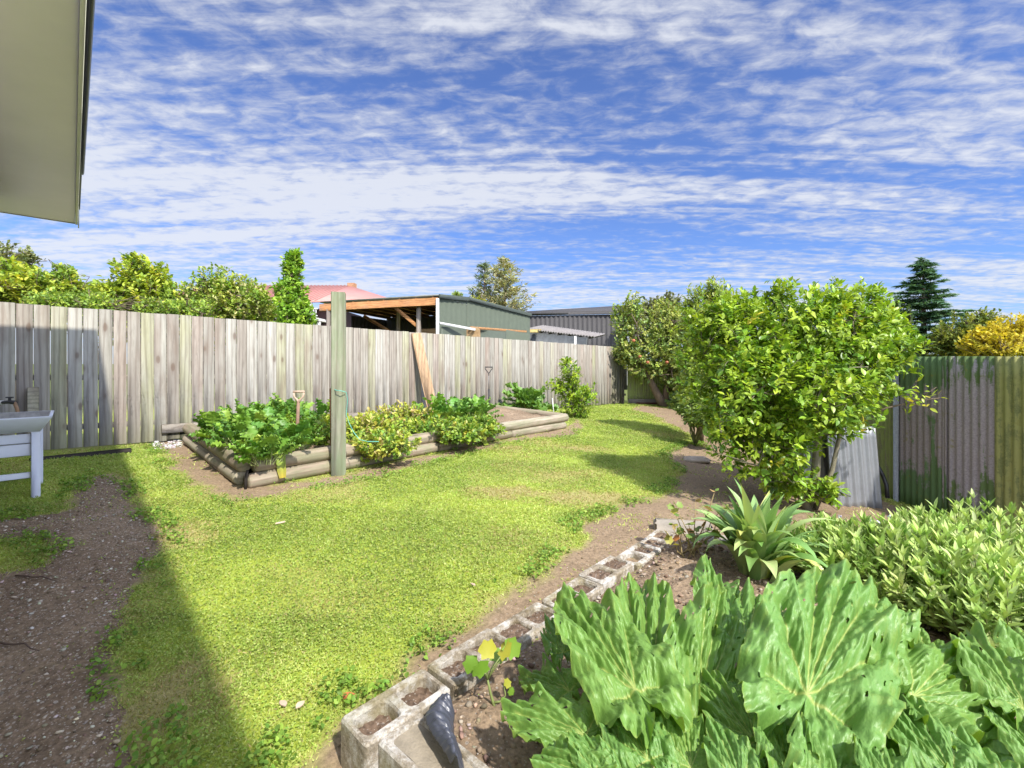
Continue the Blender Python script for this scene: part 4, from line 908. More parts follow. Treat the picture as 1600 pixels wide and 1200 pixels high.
bedbush('yellow green plant trailing over the front log', 600, 700, .44, .17, YB, [3, 2, 3, 2, .6], 260)
bedbush('yellow green plant at the foot of the leaning plank', 676, 678, .64, .20, YB, [2, 1, 3, 3, .3], 280)
bedbush('green plant beside the leaning plank at the front log', 712, 682, .50, .15, YB, [1, .6, 3, 5, .1], 240)
bedbush('green leafy plant at the right end of the planting beside bare soil', 745, 672, .42, .19, YB, [1, .4, 3, 5, .1], 240)
for k, (px, py) in enumerate(((690, 655), (718, 654), (748, 652))):
    clump('leafy_green', ['broad leafed green right of the leaning plank', 'broad dark leafed green in the middle right of the bed', 'broad leafed green left of the black handled fork'][k], 'vegetable', onbed(px, py + 8), 40, RUF + RUFC[:1], (.14, .26), SB, [5, 5, 2, .2], spread=.30, tiltr=(.05, 1.1), stalk=.006, stalkm=m_stalkp, group='leafy greens in the raised bed', offs=.12)
p = BED[1] + FLn * .565; hp = [on(*(p - fn_ * .1), .31), on(*(p + fn_ * .02), .33), on(*(p + fn_ * .10), .26), on(*(p + fn_ * .13), .15), on(*(p + fn_ * .16), .08), on(*(p + fn_ * .22), .02)]
V, Fa = ribbon(hp, .12, .1, side=(*nrm(FLn), 0), ruff=.01, prof=lambda q: .12 if q < .55 else .9)
tagp(build('hanging_leaf', V, Fa, MAT_LEAF, None, origin=hp[0], col=ribcol(6, (.34, .36, .10), (.26, .34, .04), .4), smooth=True), 'green leaf on a long pale stalk drooping down the front log mid bed', 'leaf')

# ================================================================== CITRUS (large)
cb_ = on(3.2, 4.95, -.02)
def el(px, py, D, r, ry=None, rz=None): p = P(px, py, D); s = r / F * D; return (p[0], p[1], p[2], s, (ry or r) / F * D, (rz or r) / F * D)
CIT = [(0.13, 0.25, 0.022), (0.24, 0.39, 0.03), (0.36, 0.50, 0.04), (0.42, 0.54, 0.05), (0.60, 0.54, 0.06)]
ells = [el(1150, 545, 5.0, 82), el(1225, 520, 5.1, 78), el(1300, 535, 5.0, 84), el(1360, 540, 5.1, 66), el(1175, 620, 4.7, 88), el(1265, 620, 4.6, 82), el(1338, 590, 4.85, 62), el(1105, 590, 5.1, 50), el(1120, 505, 5.1, 48),
        el(1190, 690, 4.7, 78, 80, 66), el(1125, 650, 4.9, 46), el(1378, 515, 5.2, 38), el(1215, 462, 5.2, 26), el(1150, 480, 5.2, 34), el(1295, 470, 5.1, 34), el(1232, 750, 4.85, 40, 46, 34), el(1290, 765, 4.8, 24, 26, 24), el(1300, 655, 4.7, 34, 50, 24), el(1398, 550, 5.0, 26), el(1350, 480, 5.1, 40), el(1240, 590, 5.5, 95)]
tr = [([cb_, cb_ + (-.05, .02, .25), cb_ + (-.12, 0, .55), cb_ + (-.25, .05, .95)], .055, .035), ([cb_ + (.05, .05, 0), cb_ + (.12, .03, .4), cb_ + (.13, .0, .8), cb_ + (.10, .05, 1.2)], .05, .032), ([cb_ + (.10, 0, .02), cb_ + (.27, -.02, .45), cb_ + (.36, 0, .8), cb_ + (.5, .05, 1.2)], .026, .018)]
citrus = bushy('citrus_tree', 'large dense glossy green citrus tree with yellowing leaf tips at the right', 'tree', cb_, ells, 4800, 9, (.03, .092), CIT, [4.4, 4, 2.6, .6, .08], T=tmpl_leaf(.50, .2, .12, 3), mat=MAT_GLOSS, trunk=tr, twig=.20, shell=.5, limb=.018, limbs=40, bark=m_barkg, tipbright=(.36, .47, .05), twr=.004, jag=.5, gthr=.33)
# long bare branch reaching right over the fence
a = P(1370, 645, 4.75); b = P(1468, 622, 4.55); mb = MB(); pth = smooth_path(a, b, .03, 7, .008); mb.tube(pth, np.linspace(.012, .004, 7), 6); b2 = P(1463, 605, 4.5); mb.tube([pth[4], b2], [.006, .003], 5); mb.build('long_branch', m_bark, citrus, smooth=True)
n = 46; tq = RNG.random(n); pos = np.concatenate([pth[3] + (P(1450, 600, 4.55) - pth[3]) * tq[:23, None], pth[3] + (pth[6] - pth[3]) * tq[23:, None]]) + RNG.normal(size=(n, 3)) * .04
V, Fa, cc = instance(LEAF, pos, rdir(n, .2), rdir(n, 1.5), RNG.uniform(.05, .085, n), pick(CIT[2:], n, [2, 3, 2])); build('branch_leaves', V, Fa, MAT_GLOSS, citrus, col=cc, smooth=True)
# small citrus by the fence
sb = on(*gp(898, 652)[:2]); D0 = sb[1]
bushy('citrus_shrub', 'young glossy citrus shrub in front of the wooden fence beyond the raised bed', 'shrub', sb, [el(900, 618, D0, 30, 30, 26), el(890, 585, D0, 20, 22, 24), el(870, 605, D0, 20, 20, 14), el(922, 612, D0, 17, 20, 15), el(887, 562, D0, 10, 10, 14), el(900, 636, D0, 24)], 330, 9, (.06, .11), CIT, [3, 4, 3, 1, .1], T=LEAF, mat=MAT_GLOSS,
      trunk=[([sb, sb + (0, 0, .3), sb + (-.05, 0, .6)], .03, .018)], twig=.16, shell=.75, limb=.01, limbs=16, tipbright=(.30, .38, .04))
# apple tree at the far corner
ab = on((1037 - CX) / F * 14.5, 14.5); D0 = ab[1]
APP = [(0.20, 0.30, 0.07), (0.31, 0.42, 0.095), (0.44, 0.50, 0.11), (0.13, 0.21, 0.05), (.50, .50, .18)]
apple = bushy('apple_tree', 'apple tree with a leaning trunk and a few red apples at the far corner', 'tree', ab, [el(1010, 560, D0, 42, 40, 38), el(1045, 540, D0, 42, 44, 40), el(1005, 520, D0, 30), el(1040, 500, D0, 36), el(1070, 575, D0 - .5, 38), el(972, 505, D0, 20, 20, 30), el(975, 545, D0, 22), el(985, 480, D0, 24), el(1075, 520, D0, 40), el(990, 555, D0, 30, 26, 20), el(1060, 600, D0, 34, 30, 18)], 2300, 9, (.06, .11), APP, [3, 4, 3, 2, 1], T=LEAFW, gthr=.25,
      trunk=[([ab, ab + (-.15, 0, .3), ab + (-.38, 0, .75), ab + (-.5, 0, 1.1)], .16, .07), ([ab + (.05, 0, .2), ab + (.12, 0, .8), ab + (.2, 0, 1.4)], .11, .06)], twig=.3, shell=.6, limb=.04, limbs=26, bark=m_bark, twr=.008, tipbright=(.34, .36, .08), jag=.55)
m_apple = simple('red_apple', (0.34, 0.11, 0.05), .35, var=.4)
for (px, py) in ((990, 532), (1000, 557), (1012, 566), (1042, 566)):
    c = P(px, py, D0 - .78); V = []; 
    for i in range(7):
        ph_ = math.pi * i / 6
        for k in range(10): t = 2 * math.pi * k / 10; r0 = .055 * math.sin(ph_) ; V.append(c + (r0 * math.cos(t), r0 * math.sin(t), .05 * math.cos(ph_) * (1 - .25 * math.exp(-(ph_ / .4) ** 2))))
    build('apple', V, [(i * 10 + k, (i + 1) * 10 + k, (i + 1) * 10 + (k + 1) % 10, i * 10 + (k + 1) % 10) for i in range(6) for k in range(10)], m_apple, apple, smooth=True)
# taller tree between apple and citrus
tb_ = on(3.55, 8.6); D0 = 8.6
bushy('fruit_tree', 'upright yellow green leafy tree standing behind the large citrus', 'tree', tb_, [el(1105, 520, D0, 44, 50, 60), el(1135, 500, D0, 40, 50, 50), el(1085, 480, D0, 22, 22, 34), el(1115, 455, D0, 24, 24, 22), el(1100, 600, D0, 40, 50, 40), el(1075, 560, D0, 26)], 1500, 9, (.05, .10), APP, [2, 4, 4, 1, 1], T=LEAF, trunk=[([tb_, tb_ + (.02, 0, .6), tb_ + (0, 0, 1.3)], .07, .04)], twig=.26, shell=.6, limb=.02, limbs=24, twr=.005, tipbright=(.32, .40, .06), jag=.6)
lb = on(*gp(1085, 650)[:2]); 
bushy('low_shrub', 'low dark green shrub at the foot of the yellow green tree', 'shrub', on(3.3, 8.2), [el(1085, 640, 8.2, 26, 30, 24), el(1112, 655, 7.8, 24, 26, 20), el(1060, 628, 9.5, 18, 20, 14)], 520, 9, (.05, .09), APP, [4, 3, 1, 3, .2], twig=.18, shell=.6, gthr=0)

# ================================================================== TREES BEYOND THE FENCES
TG = 'trees beyond the fences'
def fartree(name, label, px, D, blobs, pal, wts=None, n=900, ln=(.10, .2), T=None, gthr=.30, tipbright=None, jag=.75, tr_r=.12, shell=.75, twig=.6, droop=0, per=9):
    b_ = np.array([(px - CX) / F * D, D, float(G0(np.array([(px - CX) / F * D]), np.array([D]))[0])]); E = [el(x_, y_, D + dd_, *r) for (x_, y_, dd_, *r) in blobs]; n = int(n * 1.5)
    z1 = np.mean([e[2] for e in E]); return bushy(name, label, 'tree', b_, E, n, per, ln, pal, wts, T=T or LEAFW, mat=MAT_FAR, trunk=[([b_, b_ + (.05, 0, (z1 - b_[2]) * .5), (b_[0], b_[1], z1)], tr_r, tr_r * .5)], group=TG, twig=twig, shell=shell, limb=tr_r * .4, limbs=26, bark=m_bark, tipbright=tipbright, twr=.012, jag=jag, droop=droop, gthr=gthr)
G1 = [(0.30, 0.40, 0.06), (0.44, 0.52, 0.065), (0.18, 0.28, 0.045), (.60, .58, .08)]
G2 = [(0.28, 0.41, 0.08), (0.18, 0.28, 0.06), (.40, .50, .08)]
fartree('broadleaf_tree', 'greyish olive tree rising highest at the far left edge', 5, 17, [(0, 410, 0, 42, 42, 36), (-45, 430, 0, 60, 50, 60), (45, 400, 0, 14), (40, 440, 0, 40)], [(.24, .28, .11), (.17, .21, .08), (.3, .33, .13)], None, 700, (.08, .15))
fartree('broadleaf_tree', 'yellow green tree at the left beyond the fence', 30, 14.5, [(15, 440, 0, 46, 50, 34), (70, 450, 0, 40, 40, 30), (0, 475, 0, 60, 50, 40)], G1, [2, 4, 1, 2], 800)
fartree('broadleaf_tree', 'mid green tree second from the left beyond the fence', 110, 15, [(110, 455, 0, 34, 40, 34), (80, 470, 0, 40), (135, 475, 0, 34), (100, 430, 0, 16)], G2, None, 700)
fartree('broadleaf_tree', 'bright green rounded tree with wispy top above the fence', 215, 15.5, [(225, 440, 0, 40, 40, 40), (190, 460, 0, 34), (250, 470, 0, 36), (205, 408, 0, 13), (180, 490, 0, 50), (170, 475, 0, 30)], G1, [3, 4, 2, 1], 950)
fartree('hedge_shrub', 'low feathery green growth filling the gap above the fence between the trees', 150, 14, [(150, 478, 0, 40, 30, 20), (250, 485, 0, 36, 30, 18), (300, 485, 0, 40, 30, 18), (90, 475, 0, 50, 30, 22)], G2, None, 1500, (.05, .12), jag=.3, tr_r=.03)
fartree('flowering_tree', 'rounded tree with cream yellow flower heads above the fence', 345, 16, [(400, 462, -1, 26, 26, 24), (340, 450, 0, 40, 40, 36), (370, 462, 0, 38, 36, 36), (305, 470, 0, 34), (395, 485, 0, 34), (350, 490, 0, 50), (290, 480, 0, 26)], [(.20, .31, .05), (.30, .40, .06), (.62, .60, .26), (.45, .48, .10)], [4, 4, 2.2, 1.5], 1300, (.07, .15), gthr=0, jag=.5)
fartree('hedge_shrub', 'low green shrub above the fence left of the columnar tree', 415, 17, [(410, 488, 0, 34, 30, 22), (385, 495, 0, 30, 30, 16)], G2, None, 400, (.06, .13))
fartree('columnar_tree', 'narrow upright bright green tree in front of the pink roof', 458, 15, [(458, 420, 0, 17, 17, 30), (461, 405, 0, 12, 12, 18), (455, 455, 0, 25, 25, 26), (462, 485, 0, 30, 30, 28), (460, 510, 0, 32, 30, 25)], [(.20, .36, .045), (.29, .47, .055), (.40, .56, .075)], [3, 4, 2], 760, (.08, .15), gthr=0, jag=.75, tr_r=.07, shell=.75, twig=.3)
fartree('distant_tree', 'distant grey green tree above the far corner', 1020, 24, [(1020, 480, 0, 26, 26, 16), (1045, 485, 0, 26), (1000, 490, 0, 20)], [(.15, .17, .08), (.20, .22, .10)], None, 500, (.12, .2), jag=.8)
fartree('distant_tree', 'dark green tree hiding behind the top right of the citrus', 1395, 20, [(1390, 510, 0, 34, 30, 40), (1370, 540, 0, 40)], [(.05, .09, .03), (.08, .13, .04)], None, 700, (.12, .22))
fartree('golden_tree', 'golden yellow tree above the corrugated fence at the right edge', 1580, 19, [(1580, 525, 0, 46, 40, 34), (1625, 530, 0, 46, 40, 44), (1545, 540, 0, 34, 40, 26)], [(.52, .43, .03), (.60, .50, .05), (.42, .38, .04)], None, 1200, (.09, .17), tipbright=(.70, .58, .06), jag=.3)
fartree('broadleaf_tree', 'yellow green tree between the cedar and the golden tree', 1520, 21, [(1510, 515, 0, 34, 40, 32), (1535, 505, 0, 26, 30, 22), (1490, 540, 0, 36)], [(.22, .27, .05), (.32, .34, .06), (.14, .20, .05)], None, 900, (.09, .17), jag=.4)
fartree('broadleaf_tree', 'small olive tree tip showing above the green carport roof', 715, 40, [(714, 462, 0, 8, 8, 8)], G2, None, 60, (.12, .2))
NEED = (np.array([(-.5, 0, 0), (.5, 0, 0), (.35, .6, -.05), (-.35, .6, -.05), (0, 1, -.12)]), np.array([(0, 1, 2), (0, 2, 3), (3, 2, 4)]))
def conifer(name, label, px, D, ytop, ybot, halfw, pal, tiers=16, per=9, up=.15, droop=.0, foli=26, seed=3, sparse=0.0, flat=False, tuft=.16):
    x0 = (px - CX) / F * D; zb = .1; zt = P(px, ytop, D)[2]; z0 = P(px, ybot, D)[2]; hw = halfw / F * D; base = np.array([x0, D, zb]); rt = thing(name, label, 'conifer', base, TG)
    MB().tube([base, (x0 + .05, D, (zb + zt) / 2), (x0, D, zt)], [.22, .12, .015], 8).build('trunk', m_bark, rt, smooth=True); br = MB(); pos, ax, sc_ = [], [], []
    for i in range(tiers):
        q = i / (tiers - 1); z = zt + (z0 - zt) * (q ** 1.05); Lr = hw * (.08 + .92 * q ** .8) 
        for k in range(per):
            if RNG.random() < sparse: continue
            az = RNG.random() * 6.283; L1 = Lr * RNG.uniform(.45, 1.2); z1 = z + RNG.normal() * (.11 if flat else .12)
            d = np.array([math.cos(az), math.sin(az), 0]); tt = np.linspace(0, 1, 6)[:, None]; pts = np.array([x0, D, z1]) + d * L1 * tt + np.array([0, 0, 1.0]) * (L1 * (up * tt - droop * tt ** 2)); br.tube(pts, np.linspace(.03, .006, 6), 4, cap=False)
            nf = max(4, int(foli * L1 / hw)); qq = RNG.uniform(.15, 1.03, nf); bp = np.stack([np.interp(qq, tt[:, 0], pts[:, c_]) for c_ in range(3)], 1); s = np.cross(d, [0, 0, 1.0]); sg = RNG.choice([-1, 1], nf)[:, None]
            sp_ = (1.12 - qq)[:, None] * L1 * .28 * RNG.random((nf, 1)); bp = bp + s * sg * sp_; pos.append(bp); ax.append(nrm(d * .8 + s * sg * .7 + RNG.normal(size=(nf, 3)) * (.15 if flat else .35) + np.array([0, 0, -.1 if flat else .1]))); sc_.append(RNG.uniform(.6, 1.2, nf) * tuft)
    pos = np.concatenate(pos); ax = np.concatenate(ax); s = np.concatenate(sc_); n = len(pos); rep = 5; pos = np.repeat(pos, rep, 0) + RNG.normal(size=(n * rep, 3)) * tuft * .35 * np.array([1, 1, .3 if flat else .8]); ax = nrm(np.repeat(ax, rep, 0) + RNG.normal(size=(n * rep, 3)) * .4 * np.array([1, 1, .4 if flat else 1])); s = np.repeat(s, rep)
    V, Fa, cc = instance(NEED, pos, ax, rdir(n * rep, 1.2), np.stack([s * .28, s * 1.2, s], 1), pick(pal, n * rep, None, .15)); build('crown', V, Fa, MAT_FAR, rt, col=cc); br.build('branches', m_bark, rt); return rt
conifer('cedar', 'dark blue green cedar with flat tiered branches above the right fence', 1442, 24, 408, 560, 66, [(.09, .19, .10), (.14, .26, .12), (.06, .13, .07)], 15, 12, .20, .14, 75, flat=True, tuft=.19)
conifer('pine', 'dark green pine behind the carport, left one of the pair', 757, 33, 415, 500, 34, [(.17, .24, .14), (.22, .27, .14)], 12, 7, .6, 0, 14, sparse=.15, tuft=.24)
conifer('pine', 'taller brownish green pine behind the carport roof', 788, 32, 408, 500, 54, [(.40, .41, .22), (.52, .46, .24), (.30, .34, .18)], 13, 9, .5, 0, 17, sparse=.1, tuft=.26)
fartree('broadleaf_tree', 'yellow bush just above the carport roof before the pines', 742, 26, [(746, 472, 0, 14, 14, 8)], [(.40, .42, .05), (.30, .36, .05)], None, 120, (.1, .16))
# ================================================================== POSTS, TOOLS, SMALL THINGS
m_post = woodmat('green_stained_post', [(0.19, 0.19, 0.13), (0.24, 0.24, 0.17), (0.13, 0.17, 0.10)], grain=.9, stretch=.06, rnd=False, moss=.35)
pb = on(*gp(529, 741)[:2]); D0 = pb[1]; ptop = P(529, 457, D0)[2]
o = MB().box((pb[0], pb[1], (ptop + pb[2] - .1) / 2), (.155, .12, ptop - pb[2] + .1), ax=(1, .28, 0), ay=(-.28, 1, 0), bev=.006).build('timber_post', m_post, None, origin=pb)
tagp(o, 'tall square grey green timber post standing in front of the log edge', 'post')
p = P(516, 607, D0 + .25); q = on(p[0], p[1] + .0, 0)
o = MB().tube([(q[0] + .01, q[1], q[2] + .1), (p[0], p[1], p[2])], .009, 6).build('garden_stake', simple('rusty_rod', (0.30, 0.14, 0.06), .7), None, origin=q); tagp(o, 'thin rusty rod standing against the left side of the tall post', 'stake')
m_twine = simple('teal_twine', (0.13, 0.42, 0.33), .6, var=.2)
pts = [P(517, 606, D0 + .16), P(519, 607, D0 - .02), P(526, 610, D0 - .1), P(534, 611, D0 - .1), P(541, 613, D0 - .05), P(543, 625, D0 - .03), P(541, 648, D0 - .02), P(545, 660, D0 - .02), P(553, 676, D0 - .05), P(562, 687, D0 - .1), P(575, 690, D0 - .12), P(592, 690, D0 - .1)]
tagp(MB().tube(np.array(pts), .0045, 6).build('twine', m_twine, None, origin=pts[0], smooth=True), 'teal green twine looped round the tall post and trailing into the yellow plants', 'twine')
# stake by the fence
p = onbed(411, 655); zt = P(414, 592, p[1])[2]; q = P(414, 592, p[1])
tagp(MB().box((np.array([p[0], p[1], p[2] - .1]) + q) / 2, (.05, .02, zt - p[2] + .12), ax=(1, .3, 0), az=(q[0] - p[0], 0, zt - p[2]), bev=.003).build('garden_stake', simple('dark_brown_timber', (0.10, 0.07, 0.06), .85), None, origin=p), 'dark brown timber stake rising behind the leafy greens', 'stake')
# spade with a wooden D handle
sp_ = onbed(463, 705); zt = P(467, 612, sp_[1])[2]; xt = P(467, 612, sp_[1])[0]
spd = thing('spade', 'old spade with pale wooden D handle stuck upright in the leafy greens', 'spade', sp_)
m_hand = simple('weathered_handle', (0.50, 0.36, 0.27), .7, var=.2, scale=12); top = np.array([xt, sp_[1], zt]); dirv = nrm(top - sp_); hl_ = .115
neck = top - dirv * hl_
MB().tube([sp_ - (0, 0, .02), sp_ + (neck - sp_) * .5, neck], [.021, .019, .018], 10).build('shaft', simple('worn_brown_shaft', (0.27, 0.17, 0.115), .75, var=.25, scale=14), spd, smooth=True)
rt_ = np.array([.98, .2, 0]); mb = MB()
for s in (-1, 1): mb.tube([neck - dirv * .02, neck + dirv * .02 + rt_ * .015 * s, neck + dirv * .055 + rt_ * .05 * s, top - dirv * .012 + rt_ * .056 * s], [.017, .014, .011, .011], 8)
mb.tube([top - rt_ * .064, top + rt_ * .064], .0135, 10); mb.build('handle', m_hand, spd, smooth=True)
MB().box(sp_ - dirv * .10, (.17, .012, .22), az=dirv, bev=.004).build('blade', simple('rusty_steel', (.14, .09, .07), .6, metal=.6), spd)
# black handled fork near the fence
fk = onbed(764, 640); D1 = fk[1]; t_ = P(763.5, 574, D1); fork = thing('garden_fork', 'slender black garden fork with D handle standing in the bare soil by the fence', 'garden fork', fk)
m_blk = simple('black_metal', (0.035, 0.034, 0.036), .5); mid = fk + (t_ - fk) * .48; nk = fk + (t_ - fk) * .80
MB().tube([mid, nk], .012, 8).build('shaft', simple('grey_shaft', (.17, .16, .15), .6), fork); mb = MB().tube([fk - (0, 0, .05), mid], .020, 8); mb.build('socket', m_blk, fork)
mb = MB(); 
for s in (-1, 1): mb.tube([nk, nk + (0, 0, .05), nk + (.075 * s, .01 * s, .15), nk + (.075 * s, .01 * s, .19)], .010, 6)
mb.tube([nk + (-.085, 0, .19), nk + (.085, 0, .19)], .012, 8); mb.build('handle', m_blk, fork, smooth=True)
mb = MB()
for s in (-1.5, -.5, .5, 1.5): mb.tube([fk + (0, 0, .0), fk + (.05 * s, 0, -.04), fk + (.05 * s, 0, -.2)], .006, 5)
mb.build('tines', m_blk, fork)
p = on(*gp(866, 656)[:2]); q = P(863, 622, p[1])
tagp(MB().tube([p, q], .012, 6).build('garden_stake', m_white, None, origin=p), 'thin white stake beside the young citrus shrub', 'stake')
# leaning plank
t0 = 5.9; pbm = fence_pt(t0 + .05) + FN * .42; bse = np.array([*pbm, bz(*pbm) - .01]); tp_ = fence_pt(t0 - .12) + FN * .035; tp = np.array([*tp_, topz(t0) - .02])
m_plank = woodmat('tan_plank', [(0.42, 0.28, 0.16), (0.48, 0.33, 0.20)], grain=1, stretch=.06, rnd=False)
dz = tp - bse; ay_ = nrm(np.cross(dz, F3))
pk_ = MB().box((bse + tp) / 2, (.23, .035, np.linalg.norm(dz)), ax=np.cross(ay_, nrm(dz)), ay=ay_, az=dz, bev=.003).build('plank', m_plank, None, origin=bse); tagp(pk_, 'tan timber plank leaning against the wooden fence behind the yellow plants', 'plank')
# short stake and tap at the left
m_gal = corrmat('galvanised_sheet', (0.29, 0.30, 0.32), (0.42, 0.44, 0.46), .58, .08, metal=.45, rough=.45)
fp = fence_pt(.28) + FN * .05; b_ = on(*fp); p1_ = P(76, 605, fp[1]); 
tagp(MB().box((b_[0], b_[1], (p1_[2] + b_[2] - .05) / 2), (.10, .045, p1_[2] - b_[2] + .05), ax=F3, ay=N3, bev=.003).build('wooden_stub', m_rail, None, origin=b_), 'short pale timber upright fixed in front of the fence beside the white trough table', 'post')
tap = thing('garden_tap', 'black garden tap with white hose fitting above the white trough table', 'tap', P(17, 634, 5.0)); D2 = 4.9
MB().tube([P(29, 655, D2), P(27, 640, D2), P(22, 628, D2)], .016, 8).build('standpipe', simple('brass', (.30, .18, .10), .5), tap, smooth=True)
mb = MB().tube([P(24, 629, D2), P(15, 628, D2), P(3, 629, D2)], [.022, .02, .016], 10); mb.tube([P(15, 628, D2), P(15, 621, D2)], .012, 8); mb.box(P(15, 621, D2), (.075, .02, .015), bev=.003); mb.build('tap_body', m_blk, tap, smooth=False)
MB().tube([P(4, 629, D2), P(-16, 629.5, D2)], .024, 10).build('hose_fitting', m_white, tap, smooth=True)
# white trough table
m_wp = simple('blue_white_paint', (0.66, 0.68, 0.76), .45, var=.05, scale=3, bmp=.05); m_in = simple('grey_trough_lining', (0.40, 0.39, 0.38), .8, var=.3, scale=20)
fl = on(*gp(63, 777)[:2]); DF = fl[1]; ztab = P(0, 650, DF)[2]; tb = thing('trough_table', 'pale blue white painted trough table with grey tray at the left edge', 'table', fl)
A3 = np.array([*EN, 0]); B3 = np.array([*EM, 0]); lw = .058; zl = ztab - .135; DP = .55
def tbox(name, x0, x1, y0, y1, z0, z1, mat, bev=.004):
    c = fl * (1, 1, 0) + A3 * (x0 + x1) / 2 + B3 * (y0 + y1) / 2 + np.array([0, 0, (z0 + z1) / 2]); return MB().box(c, (x1 - x0, y1 - y0, z1 - z0), ax=A3, ay=B3, bev=bev).build(name, mat, tb)
Z = lambda py: P(0, py, DF)[2]
for (x0, y0) in ((-lw, 0), (-lw, DP - .06), (-1.5, 0), (-1.5, DP - .06)): tbox('leg', x0, x0 + lw, y0, y0 + .06, fl[2] - .03, zl, m_wp)
tbox('drawer_board', -1.41, -lw, .03, .05, Z(692) + .003, Z(677), m_wp); tbox('drawer_board', -1.41, -lw, .032, .052, Z(711), Z(692) - .004, m_wp); tbox('lower_rail', -1.41, -lw, .03, .06, Z(746), Z(737), m_wp)
tbox('side_board', -.03, -.01, .06, DP - .06, Z(711), Z(677), m_wp)
def tray(x0, x1_, y0, y1, zt_, zb, fl_, th):
    def rect(i, z): return [(x0 + i, y0 + i, z), (x1_ - i, y0 + i, z), (x1_ - i, y1 - i, z), (x0 + i, y1 - i, z)]
    rs = [rect(fl_, zb), rect(0, zt_ - .012), rect(0, zt_), rect(th, zt_), rect(th + fl_ * .8, zb + .05)]; V = [fl * (1, 1, 0) + A3 * v[0] + B3 * v[1] + np.array([0, 0, v[2]]) for r in rs for v in r]; Fo = []
    for k in range(4): Fo += [(k * 4 + i, k * 4 + (i + 1) % 4, k * 4 + 4 + (i + 1) % 4, k * 4 + 4 + i) for i in range(4)]
    return V, Fo
V, Fo = tray(-1.58, .075, -.08, DP + .08, ztab, zl, .075, .022)
build('tray', V, Fo[:12] + [(3, 2, 1, 0)], m_wp, tb); build('tray_lining', V, Fo[12:] + [(16, 17, 18, 19)], m_in, tb)

# galvanised sheets leaning behind the citrus
def lean_sheet(pxa, pxb, D_a, D_b, ytop, label, mat, lean, seed):
    a = gp(pxa, 784)[:2] * 0 + P(pxa, 784, D_a)[:2]; b = P(pxb, 784, D_b)[:2]; zb = min(gz1(*a), gz1(*b)) - .03; zt = P(pxb, ytop, D_b)[2]
    V, Fs = corr_sheet(a, b, zt, zb, lean=lean, pitch=.105, amp=.017, seed=seed, wav=.004); o = build('corrugated_sheet', V, Fs, mat, None, origin=(*a, zb), smooth=True); tagp(o, label, 'metal sheet', 'loose galvanised sheets behind the citrus'); return o
lean_sheet(1300, 1377, 5.15, 5.25, 668, 'bright galvanised corrugated sheet leaning right of the citrus stems', m_gal, (-.07, -.015), .4)
lean_sheet(1248, 1312, 5.32, 5.28, 672, 'darker galvanised corrugated sheet standing behind the citrus stems', corrmat('dull_galvanised', (0.28, 0.29, 0.31), (0.36, 0.37, 0.38), .55, .1, metal=.3, rough=.5), (-.10, -.01), 1.9)
pts = [P(1371, 728, 5.35), P(1379, 742, 5.35), P(1385, 758, 5.3), P(1387, 778, 5.25)]
tagp(MB().tube(pts, .022, 10).build('black_pipe', simple('black_plastic', (.02, .02, .022), .35), None, origin=pts[-1], smooth=True), 'bent black plastic pipe beside the right galvanised sheet', 'pipe')
# flat stone and edging
def rock(name, label, cat, c, size, mat, seed=0, rot=0.0, sub=14):
    r = np.random.default_rng(seed); V = []; nu, nv = sub * 2, sub
    for j in range(nv + 1):
        ph_ = math.pi * j / nv
        for i in range(nu):
            t = 2 * math.pi * i / nu; d = np.array([math.sin(ph_) * math.cos(t), math.sin(ph_) * math.sin(t), math.cos(ph_)]); k = 1 + .35 * (float(fbm(np.array([d[0] * 2 + seed]), np.array([d[1] * 2 + d[2] * 1.7]), seed, 3)[0]) - .5)
            d = np.sign(d) * np.abs(d) ** .75; x_, y_, z_ = d * k * np.array(size) / 2; V.append((c[0] + x_ * math.cos(rot) - y_ * math.sin(rot), c[1] + x_ * math.sin(rot) + y_ * math.cos(rot), c[2] + z_))
    o = build(name, V, [(j * nu + i, (j + 1) * nu + i, (j + 1) * nu + (i + 1) % nu, j * nu + (i + 1) % nu) for j in range(nv) for i in range(nu)], mat, None, origin=c, smooth=True); tagp(o, label, cat); return o
m_stone = simple('tan_stone', (0.36, 0.30, 0.23), .9, scale=10, bmp=.5)
g = on(*gp(1088, 721)[:2]); rock('stepping_stone', 'flat broken stone set in the bare soil left of the citrus', 'stone', g + (0, 0, .02), (.42, .26, .09), m_stone, 3)
# ------------------------------------------------------------------ concrete blocks
def concmat():
    m, t, b = newmat('whitewashed_block_concrete'); v = coords(t, rnd=True)
    n1 = tex(t, 'ShaderNodeTexNoise', 9, v, Detail=8, Roughness=.75); n2 = tex(t, 'ShaderNodeTexNoise', 75, v, Detail=6, Roughness=.8); n3 = tex(t, 'ShaderNodeTexNoise', 4, v, Detail=5)
    c = ramp(t, n1.outputs[0], [(.36, (.20, .16, .10)), (.49, (.38, .33, .26)), (.58, (.60, .57, .52)), (.75, (.66, .64, .60))])
    c = mixc(t, 1.0, c, ramp(t, n2.outputs[0], [(.3, (.55, .55, .55)), (.6, (1.1, 1.1, 1.1))]), 'MULTIPLY')
    c = mixc(t, mathn(t, 'MULTIPLY', ramp(t, n3.outputs[0], [(.55, (0, 0, 0)), (.68, (1, 1, 1))]), .5), c, (.25, .22, .08))
    L(t, c, b.inputs['Base Color']); b.inputs['Roughness'].default_value = .95; b.inputs['Specular IOR Level'].default_value = .15
    bump(t, b, mathn(t, 'ADD', n2.outputs[0], n1.outputs[0]), .9, .008); return m
m_block = concmat(); m_fill = soilmat('block_soil_fill', (.13, .09, .06), (.22, .16, .12), .9)
